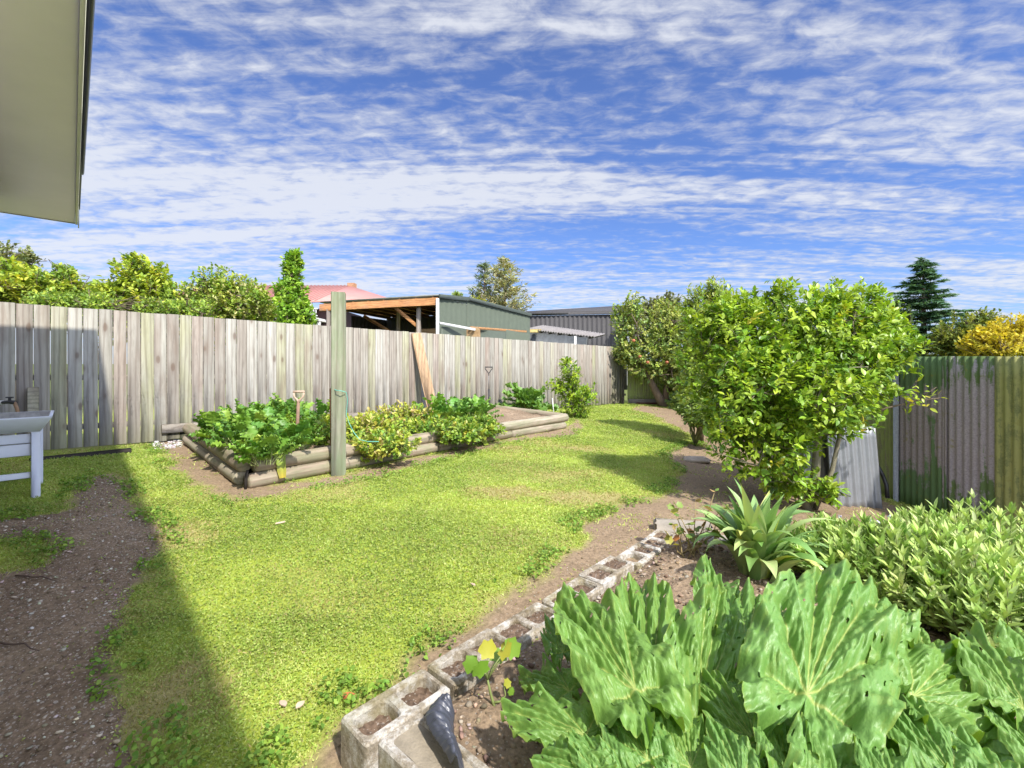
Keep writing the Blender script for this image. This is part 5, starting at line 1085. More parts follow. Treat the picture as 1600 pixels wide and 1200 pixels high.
def rrect(cx, cy, hx, hy, r, k=5):
    out = []
    for sx_, sy_, a0 in ((1, 1, 0), (-1, 1, 90), (-1, -1, 180), (1, -1, 270)):
        for i in range(k): a = R(a0 + 90 * i / (k - 1)); out.append((cx + sx_ * (hx - r) + r * math.cos(a), cy + sy_ * (hy - r) + r * math.sin(a)))
    return out
import bmesh
def block(label, c, rot, depths=(.05, .05), tilt=(0, 0), ln=.385, flush=False, seed=0, hgt=.19, moss=False):
    """hollow concrete block, two cells, c = centre of the top; depths = how far down the soil lies in each cell"""
    c = np.array(c, float); rt = thing('concrete_block', label, 'concrete block', c, 'concrete blocks edging the planting bed'); rt.rotation_euler = (tilt[0], tilt[1], rot)
    bm = bmesh.new(); r = random.Random(seed)
    def ring(pts, z): return [bm.verts.new((x + r.uniform(-.0015, .0015), y + r.uniform(-.0015, .0015), z + r.uniform(-.001, .001))) for x, y in pts]
    def wall(a, b):
        n = len(a)
        for i in range(n): bm.faces.new((a[i], a[(i + 1) % n], b[(i + 1) % n], b[i]))
    hx, hy = ln / 2, .095
    o_t = ring(rrect(0, 0, hx - .008, hy - .008, .012), 0); o_m = ring(rrect(0, 0, hx, hy, .016), -.009); o_b = ring(rrect(0, 0, hx, hy, .016), -hgt); wall(o_m, o_t); wall(o_b, o_m); edges = []
    loops = [o_t]; cells = []
    if not flush: cells = [(-hx * .49, 0, hx * .385, .062), (hx * .49, 0, hx * .385, .062)]
    else: cells = [(0, 0, hx - .034, .060)]
    for (cx_, cy_, ax_, ay_) in cells:
        t1 = ring(rrect(cx_, cy_, ax_ + .004, ay_ + .004, .028), 0); t2 = ring(rrect(cx_, cy_, ax_ - .002, ay_ - .002, .026), -.012); t3 = ring(rrect(cx_, cy_, ax_ - .010, ay_ - .010, .022), -hgt + .01); wall(t1, t2); wall(t2, t3); loops.append(t1)
    for lp in loops:
        for i in range(len(lp)): 
            e = bm.edges.get((lp[i], lp[(i + 1) % len(lp)])); edges.append(e)
    bmesh.ops.triangle_fill(bm, use_beauty=True, use_dissolve=False, edges=edges)
    bmesh.ops.recalc_face_normals(bm, faces=bm.faces)
    me = bpy.data.meshes.new('shell'); bm.to_mesh(me); bm.free(); me.materials.append(m_block); o = bpy.data.objects.new('shell', me); C.objects.link(o); o.parent = rt
    for (cx_, cy_, ax_, ay_), dp in zip(cells, depths):
        xs = np.linspace(-ax_ + .001, ax_ - .001, 16); ys = np.linspace(-ay_ + .001, ay_ - .001, 14); X, Y, Fq = gridmesh(xs, ys)
        Z = -dp + (fbm(X * 40 + seed, Y * 40, seed, 4) - .5) * (.010 if flush else .035)
        f = build('soil_fill', np.stack([X + cx_, Y + cy_, Z], 1), Fq, m_fill if not flush else m_fill2, None, smooth=True); f.parent = rt; f.location = (0, 0, 0)
    return rt
m_fill2 = simple('packed_grey_brown_fill', (0.27, 0.23, 0.17), .95, scale=12, bmp=.5)
ZT = CAMZ - 1.33; ra = math.atan2(ROWD[1], ROWD[0]); BL = ['nearest block of the edging row at its corner, brown soil low in both cells', 'second block from the near corner, small weeds in its first cell', 'third block of the edging row, small stones in its cells', 'fourth block of the edging row, half hidden by the rhubarb leaf', 'fifth block of the edging row, just beyond the rhubarb leaf tip', 'sixth block, standing slightly proud near the far end of the row', 'last block at the far end of the edging row, sunk into the soil']
s = 0.0
offs = [(0, 0, 0), (.004, -.006, .02), (-.012, -.012, -.018), (.006, -.02, .01), (-.008, -.03, -.02), (.012, -.012, .03), (-.02, -.075, .05)]
for k in range(7):
    c2 = ROW0 + ROWD * (s + .195) + ROWN * (.095 + offs[k][0]); z = ZT + offs[k][1] * .6 + .015 * math.sin(k * 2.1)
    block(BL[k], (c2[0], c2[1], z), ra + offs[k][2], depths=[(.06, .05), (.035, .03), (.02, .03), (.02, .03), (.02, .015), (.05, .02), (.012, .012)][k], tilt=(random.uniform(-.02, .02), random.uniform(-.015, .015)), seed=k)
    s += .397 if k not in (2,) else .405
c2 = ROW0 + ROWD * .10 + ROWN * (.19 + .21); block('crosswise block beside the near corner, filled flush with packed soil', (c2[0] + .02, c2[1] + .05, ZT - .012), ra - R(90) + .03, depths=(.008,), ln=.40, flush=True, seed=20)
c2 = ROW0 + ROWD * .10 + ROWN * (.19 + .615); block('second crosswise block at the bottom edge of the view, filled with soil', (c2[0] + .03, c2[1] + .04, ZT - .02), ra - R(90) + .02, depths=(.01,), ln=.40, flush=True, seed=21)
# lower course under the near corner
c2 = ROW0 + ROWD * .2 + ROWN * .095
m_mossb = simple('mossy_concrete', (0.24, 0.22, 0.11), .95, var=.5, scale=9, bmp=.8)
tagp(MB().box((c2[0], c2[1], ZT - .19 - .10), (.39, .188, .19), ax=(*ROWD, 0), ay=(*ROWN, 0), bev=.012).build('footing_block', m_mossb, None, origin=(c2[0], c2[1], ZT - .385)), 'mossy block of the lower course under the near corner block', 'concrete block')
# concrete edging slab by the straggly plant
e0 = gp(1030, 826); e1 = gp(1096, 832); d = nrm((e1 - e0) * (1, 1, 0)); c = on(*((e0 + e1) / 2)[:2], .02)
tagp(MB().box(c + (0.02, 0, 0.0), (.46, .12, .13), ax=d, ay=(-d[1], d[0], 0), bev=.02).build('edging_stone', m_conc, None, origin=c), 'low grey concrete edging stone behind the straggly red leafed plant', 'edging')
c = on(*gp(1125, 850)[:2], .01); tagp(MB().box(c, (.40, .11, .10), ax=(1, -.25, 0), ay=(.25, 1, 0), bev=.02).build('edging_stone', m_conc, None, origin=c), 'second grey edging stone half hidden by the strap leafed plant', 'edging')
# black plastic sheeting
V = []; nx, ny = 26, 60
cl_ = np.array([P(700, 1096, 1.72), P(690, 1112, 1.68), P(686, 1128, 1.63), P(694, 1148, 1.58), P(706, 1172, 1.52), P(714, 1200, 1.45)])
for j in range(ny):
    v_ = j / (ny - 1); c_ = np.array([np.interp(v_ * 5, range(6), cl_[:, k]) for k in range(3)]); wd_ = .045 * math.sin(math.pi * (.12 + .8 * v_)) + .01
    for i in range(nx):
        u_ = i / (nx - 1) * 2 - 1; fo = .005 * math.sin(70 * v_ + 3 * u_ + 3 * math.sin(9 * v_)) * (1 - .5 * abs(u_)) + .012 * (float(vn(np.array(u_ * 3 + 5), np.array(v_ * 12), 4)) - .5)
        V.append(c_ + np.array([u_ * wd_, -.02 * u_, .030 * (1 - u_ * u_) + fo - .03 * max(0, u_)]))
i = np.arange(nx * ny).reshape(ny, nx); Fq = np.stack([i[:-1, :-1], i[:-1, 1:], i[1:, 1:], i[1:, :-1]], -1).reshape(-1, 4)
mp_, t, b = newmat('dark_plastic_film'); b.inputs['Base Color'].default_value = (.06, .065, .085, 1); b.inputs['Roughness'].default_value = .35
o = build('plastic_sheet', V, Fq, mp_, None, origin=V[0], smooth=True); tagp(o, 'crumpled dark grey plastic sheeting poking out beside the near crosswise block', 'plastic sheet'); so = o.modifiers.new('thickness', 'SOLIDIFY'); so.thickness = .002

# ------------------------------------------------------------------ strap leafed plant
sb_ = on(*gp(1182, 902)[:2]); rt = thing('strap_leaf_plant', 'clump of broad arching strap leaves behind the rhubarb', 'plant', sb_); parts = []
MAT_STRAP = leafmat('strap_leaves', rough=.38, trans=.25, spec=.5)
def strap(base, az, ln_, tilt0, bend, w, col, twist=0):
    n = 11; d = np.array([math.cos(az), math.sin(az), 0]); p = np.array(base, float); pts = [p]; a = tilt0
    for i in range(n - 1): a_ = a + bend * (i / (n - 1)) ** 1.7; p = p + (d * math.sin(a_) + np.array([0, 0, math.cos(a_)])) * ln_ / (n - 1); pts.append(p)
    s = np.cross(d, [0, 0, 1.0]) * math.cos(twist) + d * math.sin(twist) * .5
    V, Fa = ribbon(pts, w, .28, side=s, prof=lambda q: (.45 + .75 * math.sin(math.pi * min(1, q * .62 + .12))) * (1 - max(0, (q - .6) / .4) ** 1.6)); c = np.tile(col, (len(V), 1)) * np.repeat(np.linspace(.85, 1.1, n), 5)[:, None]; return V, Fa, c
SC = [(.25, .40, .13), (.33, .48, .18), (.18, .32, .09), (.40, .52, .20), (.52, .56, .16)]
for i in range(96):
    az = RNG.random() * 6.283; outer = RNG.random(); c = pick(SC, 1, [4, 4, 3, 2, .7], .1)[0]
    bs = sb_ + np.array([math.cos(az), math.sin(az), 0]) * .10 * outer + RNG.normal(size=3) * (.02, .02, 0); bs[2] = gz1(bs[0], bs[1]) - .01
    parts.append(strap(bs, az + RNG.normal() * .4, RNG.uniform(.42, .68) * (1 if outer < .6 else .9), .08 + .5 * outer * RNG.random(), RNG.uniform(.6, 3.3) * (.35 + .75 * outer), RNG.uniform(.055, .085), c, RNG.normal() * .5))
V, Fa, cc = join(parts); build('leaves', V, Fa, MAT_STRAP, rt, col=cc, smooth=True)
# straggly plant
g_ = on(*gp(1074, 868)[:2]); rt = thing('straggly_plant', 'straggly plant with few yellow and red leaves at the end of the block row', 'plant', g_); mb = MB(); pos, dd_ = [], []
for i in range(15):
    tip = P(RNG.uniform(1038, 1140), RNG.uniform(770, 845), g_[1] + RNG.uniform(-.15, .15)); pth = smooth_path(g_ + RNG.normal(size=3) * (.04, .04, 0), tip, 0, 5, .012); mb.tube(pth, np.linspace(.006, .002, 5), 5); 
    for k in (2, 3, 4, 4): pos.append(pth[k]); dd_.append(pth[4] - pth[0])
mb.build('stems', simple('tan_stems', (.34, .26, .12), .7), rt, smooth=True); pos = np.array(pos) + RNG.normal(size=(len(pos), 3)) * .012; n = len(pos)
LOB = (np.array([(0, 0, 0)] + [(math.sin(a) * (.5 + .09 * math.cos(a * 9)), .4 + math.cos(a) * -(.5 + .09 * math.cos(a * 9)), .05 * math.cos(2 * a)) for a in np.linspace(.25, 6.03, 15)]), np.array([(0, i + 1, i + 2) for i in range(14)]))
V, Fa, cc = instance(LOB, pos, rdir(n, .1), rdir(n, 1.8), RNG.uniform(.03, .062, n), pick([(.20, .27, .05), (.38, .34, .04), (.40, .16, .04), (.13, .2, .04), (.45, .30, .14)], n, [4, 3, 1.4, 3, 1.3])); build('leaves', V, Fa, MAT_LEAF, rt, col=cc, smooth=True)
# seedling
s_ = on(*gp(774, 1114)[:2], .01); rt = thing('seedling', 'small lobed seedling with yellow green leaves in front of the third block', 'seedling', s_); D1 = s_[1]; mb = MB(); a = P(762, 1062, D1 - .02); b = P(790, 1086, D1)
mb.tube([s_, s_ + (-.012, 0, .04), P(766, 1082, D1), a], [.007, .006, .005, .004], 7); mb.tube([s_ + (-.005, 0, .03), P(782, 1096, D1), b, P(787, 1068, D1)], [.005, .004, .003, .002], 6)
tips = [P(745, 1045, D1), P(762, 1028, D1), P(782, 1026, D1), P(757, 1052, D1 - .03), P(792, 1022, D1), P(774, 1034, D1 + .05)]
for t_ in tips: mb.tube([a, (a + t_) / 2 + (0, 0, .01), t_], [.003, .0025, .002], 5)
mb.build('stem', simple('green_stem', (.22, .27, .09), .6), rt, smooth=True)
pos = np.array(tips + [P(788, 1066, D1), P(795, 1078, D1)]); n = len(pos); ax = nrm(pos - a + np.array([0, 0, -.01])); V, Fa, cc = instance(LOB, pos, ax, nrm(rdir(n, 1.5) + np.array([0, -.6, 0])), np.r_[RNG.uniform(.055, .08, n - 2), .035, .03], pick([(.20, .36, .04), (.28, .42, .05), (.42, .42, .05)], n, [3, 2, .8], .1)); build('leaves', V, Fa, MAT_LEAF, rt, col=cc, smooth=True)

# ------------------------------------------------------------------ sage
SG = [(.29, .42, .10), (.41, .53, .15), (.49, .60, .22), (.21, .33, .07), (.54, .61, .28)]; LANCE = tmpl_leaf(.25, .14, .16, 3)
def sage(label, px, py, rad, hgt, nst, wts=(3, 4, 3, 2, 1.3), lean=(0, 0), T=LANCE, ln=(.06, .115)):
    b_ = on(*gp(px, py)[:2]); rt = thing('sage_bush', label, 'herb', b_, 'grey green sage bushes'); mb = MB(); pos, ax, up, sc_, cl = [], [], [], [], []
    for i in range(nst):
        az = RNG.random() * 6.283; r0 = rad * math.sqrt(RNG.random()); t_ = np.array([b_[0] + math.cos(az) * r0, b_[1] + math.sin(az) * r0 * .9, 0]); hh = hgt * (1 - .45 * (r0 / rad) ** 2) * RNG.uniform(.5, 1.3); t_[2] = gz1(t_[0], t_[1]) + hh; f = np.array([b_[0] + math.cos(az) * r0 * .6, b_[1] + math.sin(az) * r0 * .55, gz1(t_[0], t_[1])])
        t_[:2] += np.array(lean) * hh; L1 = hh; mb.tube([f, (f + t_) / 2 + RNG.normal(size=3) * .012, t_], [.004, .003, .002], 4, cap=False); sd_ = nrm(t_ - f); a0 = RNG.random() * 3.14; bc = pick(SG, 1, wts, .1)[0]; nn = int(4 + 4 * RNG.random())
        for k in range(nn):
            q = 1 - .62 * (k / nn) ; c_ = f + (t_ - f) * q; a_ = a0 + k * 1.57
            for s in (0, math.pi):
                h_ = np.array([math.cos(a_ + s), math.sin(a_ + s), 0]); open_ = .35 + .75 * (k / nn) + RNG.normal() * .15; pos.append(c_); ax.append(h_ * math.sin(open_) + sd_ * math.cos(open_)); up.append(sd_ - h_ * .4); sc_.append(RNG.uniform(*ln) * (.65 + .5 * min(1, (k + 1) / nn * 1.6))); cl.append(bc * (1.12 - .25 * k / nn) * RNG.uniform(.88, 1.12))
        for s in (0, 2.1, 4.2): h_ = np.array([math.cos(a0 + s), math.sin(a0 + s), 0]); pos.append(t_); ax.append(nrm(h_ * .45 + sd_)); up.append(sd_ * .3 - h_); sc_.append(RNG.uniform(*ln) * .8); cl.append(bc * 1.15)
    V, Fa, cc = instance(T, np.array(pos), np.array(ax), np.array(up), np.array(sc_), np.clip(np.array(cl), 0, 1)); build('leaves', V, Fa, MAT_SAGE, rt, col=cc, smooth=True); mb.build('stems', m_twig, rt, smooth=True); return b_
sage('sage bush nearest the strap leafed plant', 1345, 925, .44, .34, 250)
sage('sage bush in the middle right behind the big rhubarb leaf', 1445, 960, .46, .42, 280)
sage('tall sage bush at the right edge in front of the olive fence sheet', 1560, 950, .50, .52, 320, ln=(.055, .105))
sage('sage bush at the lower right edge just above the rhubarb', 1575, 1030, .36, .42, 200, (2, 4, 4, 1, 2), ln=(.06, .11))
sage('low sage bush at the back by the corrugated fence', 1490, 890, .40, .34, 200)
# rough grasses with small pale flowers at the back of the sage
cx_, cy_ = gp(1375, 872)[:2]; n = 2600; x = cx_ + RNG.normal(size=n) * .30; y = cy_ + RNG.normal(size=n) * .20; h = RNG.uniform(.05, .20, n)
V1 = instance(GT, np.stack([x, y, G(x, y)], 1), nrm(rdir(n) * .5 + np.array([0, 0, 1.0])), rdir(n, .3), np.stack([h * 0 + .005, h, h], 1), pick([(.24, .31, .08), (.34, .38, .14), (.42, .38, .2), (.16, .22, .06)], n))
o = build('wild_grass', *V1[:2], MAT_GRASS, col=V1[2]); tagp(o, 'rough pale grass between the sage and the bare soil by the citrus', 'grass', kind='stuff')
m_fl = simple('lavender_petals', (.62, .60, .72), .6, var=.1)
fb = P(1405, 832, 3.45); base = on(fb[0], fb[1]); rt = thing('flowering_herb', 'small herb with pale lavender flowers at the back of the sage', 'herb', base); mb = MB(); fm = MB()
for i in range(26):
    t_ = base + np.array([RNG.normal() * .22, RNG.normal() * .1, RNG.uniform(.16, .30)]); mb.tube([base + np.array([t_[0] - base[0], t_[1] - base[1], 0]) * .6, t_], [.003, .002], 4)
    fm = MB()
    for k in range(5): q = t_ + RNG.normal(size=3) * .007; fm.box(q, (.018, .012, .008), ax=rdir(1)[0], ay=(0, .3, 1), az=(0, 1, -.3))
    fm.build('flower', m_fl, rt)
mb.build('stems', m_twig, rt)
n = 220; pos = base + RNG.normal(size=(n, 3)) * (.22, .1, .02) + np.array([0, 0, .12]) + np.array([0, 0, 1]) * RNG.uniform(-.08, .1, (n, 1)); V, Fa, cc = instance(LANCE, pos, rdir(n, .6), rdir(n, 1), RNG.uniform(.03, .06, n), pick(SG, n)); build('leaves', V, Fa, MAT_SAGE, rt, col=cc, smooth=True)

# ================================================================== RHUBARB
def rhubmat():
    m, t, b = newmat('rhubarb_leaf'); a = t.nodes.new('ShaderNodeAttribute'); a.attribute_name = 'col'; se = t.nodes.new('ShaderNodeSeparateColor'); L(t, a.outputs['Color'], se.inputs[0])
    v = coords(t, rnd=True); n1 = tex(t, 'ShaderNodeTexNoise', 26, v, Detail=6, Roughness=.7); n2 = tex(t, 'ShaderNodeTexNoise', 85, v, Detail=3, Roughness=.6); oi = t.nodes.new('ShaderNodeObjectInfo')
    lf = mixc(t, ramp(t, n1.outputs[0], [(.3, (0, 0, 0)), (.7, (1, 1, 1))]), (.12, .265, .055), (.185, .345, .085))
    lf = mixc(t, mathn(t, 'MULTIPLY', oi.outputs['Random'], .45), lf, (.19, .32, .05))
    lf = mixc(t, se.outputs[1], lf, (.30, .36, .06))
    c = mixc(t, se.outputs[0], lf, (.40, .46, .13)); L(t, c, b.inputs['Base Color']); b.inputs['Roughness'].default_value = .43; b.inputs['Specular IOR Level'].default_value = .5
    vo = tex(t, 'ShaderNodeTexVoronoi', 42, v); vo.feature = 'DISTANCE_TO_EDGE'; bump(t, b, mathn(t, 'ADD', mathn(t, 'MULTIPLY', mathn(t, 'MINIMUM', vo.outputs['Distance'], .3), 1.6), mathn(t, 'MULTIPLY', n2.outputs[0], .5)), .28, .004)
    tr = t.nodes.new('ShaderNodeBsdfTranslucent'); L(t, mixc(t, 1.0, c, (1.5, 1.45, .45), 'MULTIPLY'), tr.inputs[0]); mx = t.nodes.new('ShaderNodeMixShader'); mx.inputs[0].default_value = .22
    out = t.nodes['Material Output']; L(t, b.outputs[0], mx.inputs[1]); L(t, tr.outputs[0], mx.inputs[2]); L(t, mx.outputs[0], out.inputs[0]); return m
m_rh = rhubmat()
def seg_dist(x, y, segs):
    d = np.full(x.shape, 9.0)
    for ax, ay, bx, by, w in segs:
        ex, ey = bx - ax, by - ay; t = np.clip(((x - ax) * ex + (y - ay) * ey) / (ex * ex + ey * ey), 0, 1); d = np.minimum(d, np.hypot(x - ax - ex * t, y - ay - ey * t) / w)
    return d
def rhub_mesh(name, seed, nr=64, nt=190, ruff=1.0):
    r = np.random.default_rng(seed); ph = r.random(12) * 6.28
    main = []; sec = []
    def outline(th):
        a = np.abs(th); Rr = .22 + .78 * np.cos(np.minimum(a, math.pi) / 2) ** 1.5 + .07 * np.exp(-((a - 1.75) / .35) ** 2); Rr = Rr * (1 - .55 * np.exp(-((math.pi - a) / .28) ** 2))
        lobe = .038 * np.cos(th * 5.6 + .5 * math.sin(ph[0])) + .022 * np.sin(th * 11 + ph[1]) + .013 * np.sin(th * 23 + ph[2]) + .010 * np.sin(th * 47 + ph[3]) + .005 * np.sin(th * 90 + ph[4])
        return Rr * (1 + lobe)
    for th0, le in ((0, .97), (.40, .92), (-.40, .92), (.92, .80), (-.92, .80), (1.62, .6), (-1.62, .6)):
        th0 += r.normal() * .04; n = 7; pts = [np.array([0, 0.0])]; a = th0
        for i in range(n): a_ = a + (-.10 * np.sign(th0)) * (i / n) + r.normal() * .03; pts.append(pts[-1] + np.array([math.sin(a_), math.cos(a_)]) * le * float(outline(np.array(th0))) / n)
        for i in range(n): w = (1.25 if th0 == 0 else 1.0) * (1 - .72 * i / n); main.append((*pts[i], *pts[i + 1], w))
        for i in range(1, n):
            for s in (-1, 1):
                if abs(th0) > 1.5 and s * th0 < 0 and i < 3: continue
                d = pts[i + 1] - pts[i]; an = math.atan2(d[0], d[1]) + s * (.75 + .1 * r.normal()); l_ = .30 * (1 - .55 * i / n) * le; q = pts[i] + d * r.random() * .6; q1 = q + np.array([math.sin(an), math.cos(an)]) * l_ * .5; q2 = q1 + np.array([math.sin(an - s * .25), math.cos(an - s * .25)]) * l_ * .5
                sec += [(*q, *q1, .55), (*q1, *q2, .35)]
    th = np.linspace(-math.pi + .05, math.pi - .05, nt); rr = np.linspace(0, 1, nr + 1)[1:] ** .85; TH, RR = np.meshgrid(th, rr); O = outline(TH); X = (np.sin(TH) * O * RR).ravel(); Y = (np.cos(TH) * O * RR).ravel(); TH = TH.ravel(); RR = RR.ravel()
    X = np.r_[0, X]; Y = np.r_[0, Y]; TH = np.r_[0, TH]; RR = np.r_[0, RR]
    dm = seg_dist(X, Y, main); dsx = seg_dist(X, Y, sec); dn = np.minimum(dm, dsx * 1.0)
    Z = .085 * (1 - np.exp(-(dm / .12) ** 1.5)) + .026 * (1 - np.exp(-(dsx / .08) ** 1.5))
    e = np.clip((RR - .45) / .55, 0, 1)
    Z = Z + ruff * (e ** 1.8) * (.085 * np.sin(TH * 7 + ph[5] + 1.2 * np.sin(TH * 2 + ph[6])) + .045 * np.sin(TH * 17 + ph[7]) + .022 * np.sin(TH * 37 + ph[8])) + .055 * (fbm(X * 6 + seed * 3, Y * 6 + 9, seed, 3) - .5) + .030 * (fbm(X * 17 + seed, Y * 17, seed + 4, 2) - .5)
    Z = Z - .20 * np.clip(Y, 0, 2) ** 2 + .10 * np.abs(X) - .22 * X ** 2 - .14 * np.clip(-Y, 0, 1)
    vein = np.clip(np.maximum(np.exp(-(dm / .0095) ** 2) * .9, np.exp(-(dsx / .0075) ** 2) * .22), 0, 1); edge = np.clip((RR - .96) / .04, 0, 1) * .35 + .25 * (fbm(X * 14 + seed, Y * 14, 8, 3) > .66) * RR
    col = np.stack([vein, edge, 0 * vein], 1); Fa = []; i = np.arange(nr * nt).reshape(nr, nt) + 1; q = np.stack([i[:-1, :-1], i[:-1, 1:], i[1:, 1:], i[1:, :-1]], -1).reshape(-1, 4); fan = np.stack([np.zeros(nt - 1, int), i[0, 1:], i[0, :-1]], -1)
    # insect holes
    hv = fbm(X * 26 + seed * 5, Y * 26, seed + 3, 2); keep = ~((hv > .86) & (RR > .55))[q].any(1)
    o = build(name, np.stack([X, Y, Z], 1), [q[keep][:, ::-1], fan[:, ::-1]], m_rh, None, col=col, smooth=True); me = o.data; bpy.data.objects.remove(o); return me
RM = [rhub_mesh('leaf', i + 1, 84 if i < 3 else 56, 250 if i < 3 else 170, ruff=(.8, .9, 1.15, 1.3, 1.1)[i]) for i in range(5)]
m_rst = simple('rhubarb_stalk', (0.34, 0.38, 0.12), .4, var=.25, scale=8, bmp=.08, spec=.5)
def set_basis(o, pos, y, z, sc3):
    from mathutils import Matrix
    y = nrm(np.array(y, float)); z = np.array(z, float); z = nrm(z - y * z.dot(y)); x = np.cross(y, z)
    M = Matrix([[x[0] * sc3[0], y[0] * sc3[1], z[0] * sc3[2], pos[0]], [x[1] * sc3[0], y[1] * sc3[1], z[1] * sc3[2], pos[1]], [x[2] * sc3[0], y[2] * sc3[1], z[2] * sc3[2], pos[2]], [0, 0, 0, 1]]); o.matrix_local = M
def rhubarb(label, base, leaves, sr=.011, group='rhubarb plants', fill=0):
    """leaves: (base point, tip point, width factor, normal, mesh index)"""
    base = np.array(base, float); rt = thing('rhubarb_plant', label, 'rhubarb', base, group)
    leaves = list(leaves)
    for i in range(fill):
        az = RNG.random() * 6.283; tl = RNG.uniform(.5, 1.15); d = np.array([math.cos(az) * math.sin(tl), math.sin(az) * math.sin(tl), math.cos(tl)]); p = base + d * RNG.uniform(.24, .42); a2 = nrm(d * (1, 1, 0) + (0, 0, RNG.uniform(-.15, .35))); leaves.append((p, p + a2 * RNG.uniform(.28, .40), RNG.uniform(.9, 1.1), np.array([0, -.15, 1.0]) + d * .35, int(RNG.integers(1, 5))))
    for (p, t_, w, nv, mi) in leaves:
        p = np.array(p, float); t_ = np.array(t_, float); ln_ = np.linalg.norm(t_ - p); o = bpy.data.objects.new('leaf', RM[mi]); C.objects.link(o); o.parent = rt; set_basis(o, p - base, t_ - p, nv, (ln_ * w * .56, ln_ * 1.12, ln_ * 1.1))
        f = base + nrm((p - base) * (1, 1, 0)) * .05; d = p - f; m1 = f + d * .5 + np.array([0, 0, .12 * np.linalg.norm(d)]); MB().tube([f, (f + m1) / 2 + (0, 0, .02), m1, (m1 + p) / 2 + (0, 0, .01), p + nrm(t_ - p) * .01 - nrm(np.array(nv, float)) * .006], [sr * 1.25, sr * 1.1, sr, sr * .85, sr * .6], 9).build('stalk', m_rst, rt, smooth=True)
    return rt
def lf(bx, by, bD, tx, ty, tD, w, nv, mi): return (P(bx, by, bD), P(tx, ty, tD), w, nv, mi)
c1 = np.array([.62, 1.28, gz1(.62, 1.28)]); c2_ = np.array([1.02, 1.12, gz1(1.02, 1.12)]); c3_ = np.array([1.5, 1.25, gz1(1.5, 1.25)])
rhubarb('left rhubarb plant with the leaves reaching over the block edging', c1, [
    lf(992, 1085, 1.45, 895, 922, 1.92, .78, (.05, -.35, 1), 0), lf(1010, 1100, 1.52, 1010, 905, 2.05, .70, (-.1, -.5, 1), 1), lf(1125, 985, 1.95, 1112, 880, 2.28, .72, (.2, -.6, 1), 2),
    lf(1012, 1190, 1.26, 955, 1075, 1.50, .85, (-.15, -.35, 1), 1), lf(915, 1150, 1.40, 800, 1105, 1.52, .85, (-.3, -.2, 1), 3), lf(930, 1210, 1.22, 840, 1180, 1.30, .9, (-.3, -.2, 1), 4), lf(890, 1080, 1.62, 820, 1050, 1.8, .8, (-.35, 0, 1), 3),
    lf(960, 1240, 1.18, 900, 1150, 1.30, .9, (-.2, -.3, 1), 2), lf(880, 1020, 1.85, 862, 965, 2.05, .8, (-.2, .0, 1), 4), lf(1040, 1030, 1.75, 975, 945, 2.15, .75, (0, -.4, 1), 3)], fill=9)
rhubarb('middle rhubarb plant with the biggest glossy leaf turned to the camera', c2_, [
    lf(1258, 1092, 1.38, 1325, 895, 1.76, .79, (.02, -.42, 1), 0), lf(1092, 1110, 1.50, 1128, 935, 1.85, .80, (.1, -.6, 1), 2), lf(1165, 1010, 1.75, 1185, 925, 2.05, .8, (0, -.3, 1), 4), lf(1180, 1160, 1.32, 1100, 1055, 1.55, .85, (-.25, -.4, 1), 1),
    lf(1080, 1200, 1.25, 1060, 1100, 1.42, .9, (0, -.5, 1), 3), lf(1160, 1230, 1.15, 1120, 1130, 1.32, .9, (-.1, -.5, 1), 4), lf(1300, 1240, 1.10, 1310, 1140, 1.32, .9, (.1, -.4, 1), 3), lf(1350, 980, 1.75, 1380, 925, 2.0, .9, (.1, -.2, 1), 4), lf(1230, 1200, 1.2, 1215, 1110, 1.4, .8, (-.1, -.5, 1), 2)], fill=12)
rhubarb('right rhubarb plant cut off by the lower right corner of the view', c3_, [
    lf(1425, 1090, 1.45, 1530, 1035, 1.62, .85, (.0, -.5, 1), 2), lf(1490, 1215, 1.16, 1400, 1085, 1.42, .88, (-.15, -.45, 1), 1), lf(1600, 1110, 1.42, 1530, 990, 1.72, .85, (-.1, -.4, 1), 3), lf(1640, 1200, 1.25, 1560, 1090, 1.45, .9, (-.1, -.4, 1), 0),
    lf(1570, 1260, 1.12, 1520, 1150, 1.28, .9, (-.1, -.5, 1), 4), lf(1450, 1040, 1.65, 1440, 975, 1.9, .85, (0, -.3, 1), 4), lf(1640, 1060, 1.6, 1620, 985, 1.85, .9, (0, -.3, 1), 3), lf(1400, 1240, 1.08, 1370, 1150, 1.25, .85, (-.1, -.4, 1), 3)], fill=14)
# small rhubarb beside the fence
rb_ = on(*gp(822, 650)[:2]); DR = rb_[1]; lv = []
for i in range(34):
    az = RNG.random() * 6.283; t_ = RNG.uniform(.1, 1.15); d = np.array([math.cos(az) * math.sin(t_), math.sin(az) * math.sin(t_), math.cos(t_)]); p = rb_ + d * RNG.uniform(.28, .52) ; ax_ = nrm(d * (1, 1, .2) + (0, 0, .05)); ln_ = RNG.uniform(.28, .44); lv.append((p, p + ax_ * ln_, 1.0, np.array([0, 0, 1.0]) + d * .5, RNG.integers(3, 5)))
rhubarb('small rhubarb plant growing against the wooden fence beyond the raised bed soil', rb_, lv, .010)

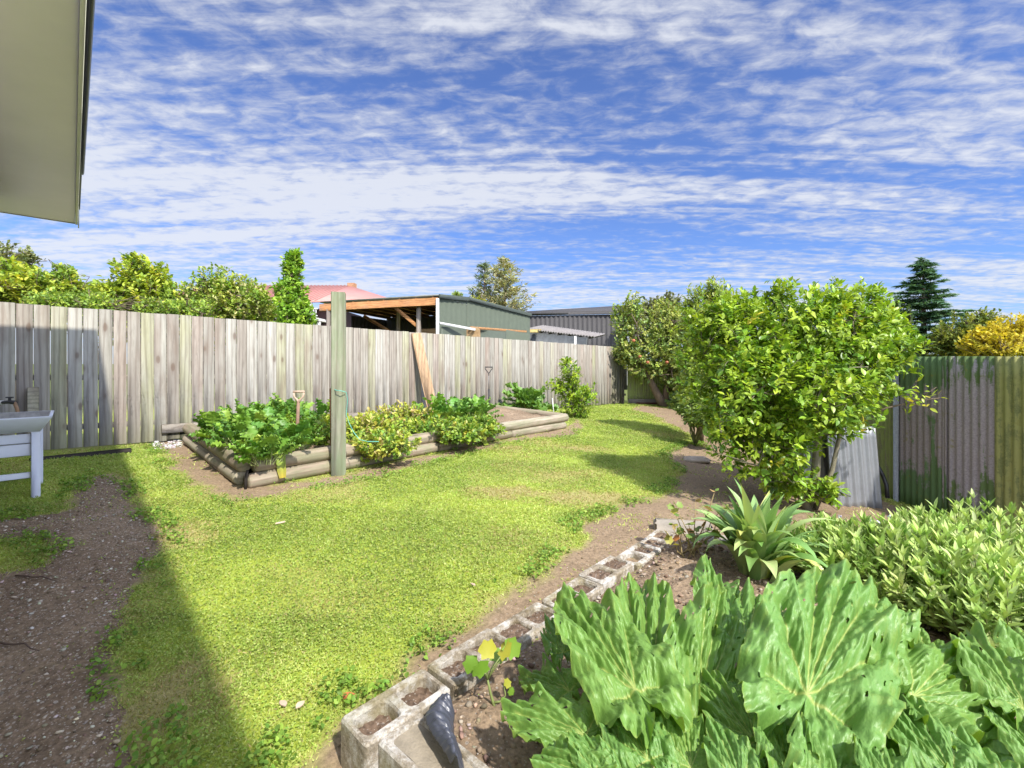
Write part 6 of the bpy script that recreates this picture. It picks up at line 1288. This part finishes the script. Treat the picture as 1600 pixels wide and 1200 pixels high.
# ------------------------------------------------------------------ litter on the grass
m_tan = simple('dry_leaf', (.50, .38, .27), .8, var=.2); m_chip = simple('wood_chip', (.55, .42, .30), .8)
def litter(name, label, cat, px, py, size, rot, mat, curl=.3):
    c = on(*gp(px, py)[:2], .022); T_ = LEAF; V, Fa, _ = instance(T_, c[None], np.array([[math.cos(rot), math.sin(rot), .12]]), np.array([[.2, 0, 1.0]]), np.array([[size * 1.3, size, size * curl * 3]]), np.ones((1, 3))); V2 = V + (0, 0, -.003)
    o = build(name, np.r_[V, V2], np.r_[Fa, Fa[:, ::-1] + len(V)], mat, None, origin=c, smooth=True); tagp(o, label, cat)
litter('fallen_leaf', 'dry tan leaf lying on the lawn edge left of the near block', 'leaf', 446, 1112, .055, 2.4, m_tan); litter('fallen_leaf', 'second dry tan leaf touching the clover beside the near block', 'leaf', 462, 1116, .05, 1.2, m_tan)
litter('fallen_leaf', 'pale dry leaf on the lawn left of the block row', 'leaf', 742, 921, .05, 2.2, m_tan); litter('fallen_leaf', 'rust red curled leaf by the near block', 'leaf', 532, 1100, .06, .5, simple('rust_leaf', (.45, .14, .05), .8))
def chip(label, px, py, size, rot): c = on(*gp(px, py)[:2], .025); tagp(MB().box(c, (size, size * .3, .012), ax=(math.cos(rot), math.sin(rot), .05), bev=.003).build('wood_chip', m_chip, None, origin=c), label, 'wood chip')
chip('pale wood chip on the open lawn in front of the raised bed', 438, 820, .07, .5)
def stick(label, a, b, r=.005): a = on(*gp(*a)[:2], .018); b = on(*gp(*b)[:2], .022); tagp(MB().tube(smooth_path(a, b, .012, 6, .006), [r, r, r * .9, r * .8, r * .6, r * .4], 6).build('stick', simple('dark_stick', (.12, .08, .06), .9), None, origin=a), label, 'stick')
stick('thin dark twig lying across the shaded path', (24, 905), (90, 916)); stick('thin dark twig at the left edge of the path', (-5, 1011), (62, 1024))
# broken bits in the far corner
c = on(*gp(1010, 632)[:2], .03); tagp(MB().box(c, (.7, .12, .05), ax=(1, .1, 0), bev=.01).build('old_board', m_red, None, origin=c), 'old reddish board lying at the foot of the far corrugated fence', 'board')
c = on(*gp(130, 714)[:2], .02); tagp(MB().box(c, (.9, .05, .06), ax=F3, ay=N3, bev=.01).build('old_board', m_dark, None, origin=c), 'dark rotting board along the foot of the wooden fence at the left', 'board')
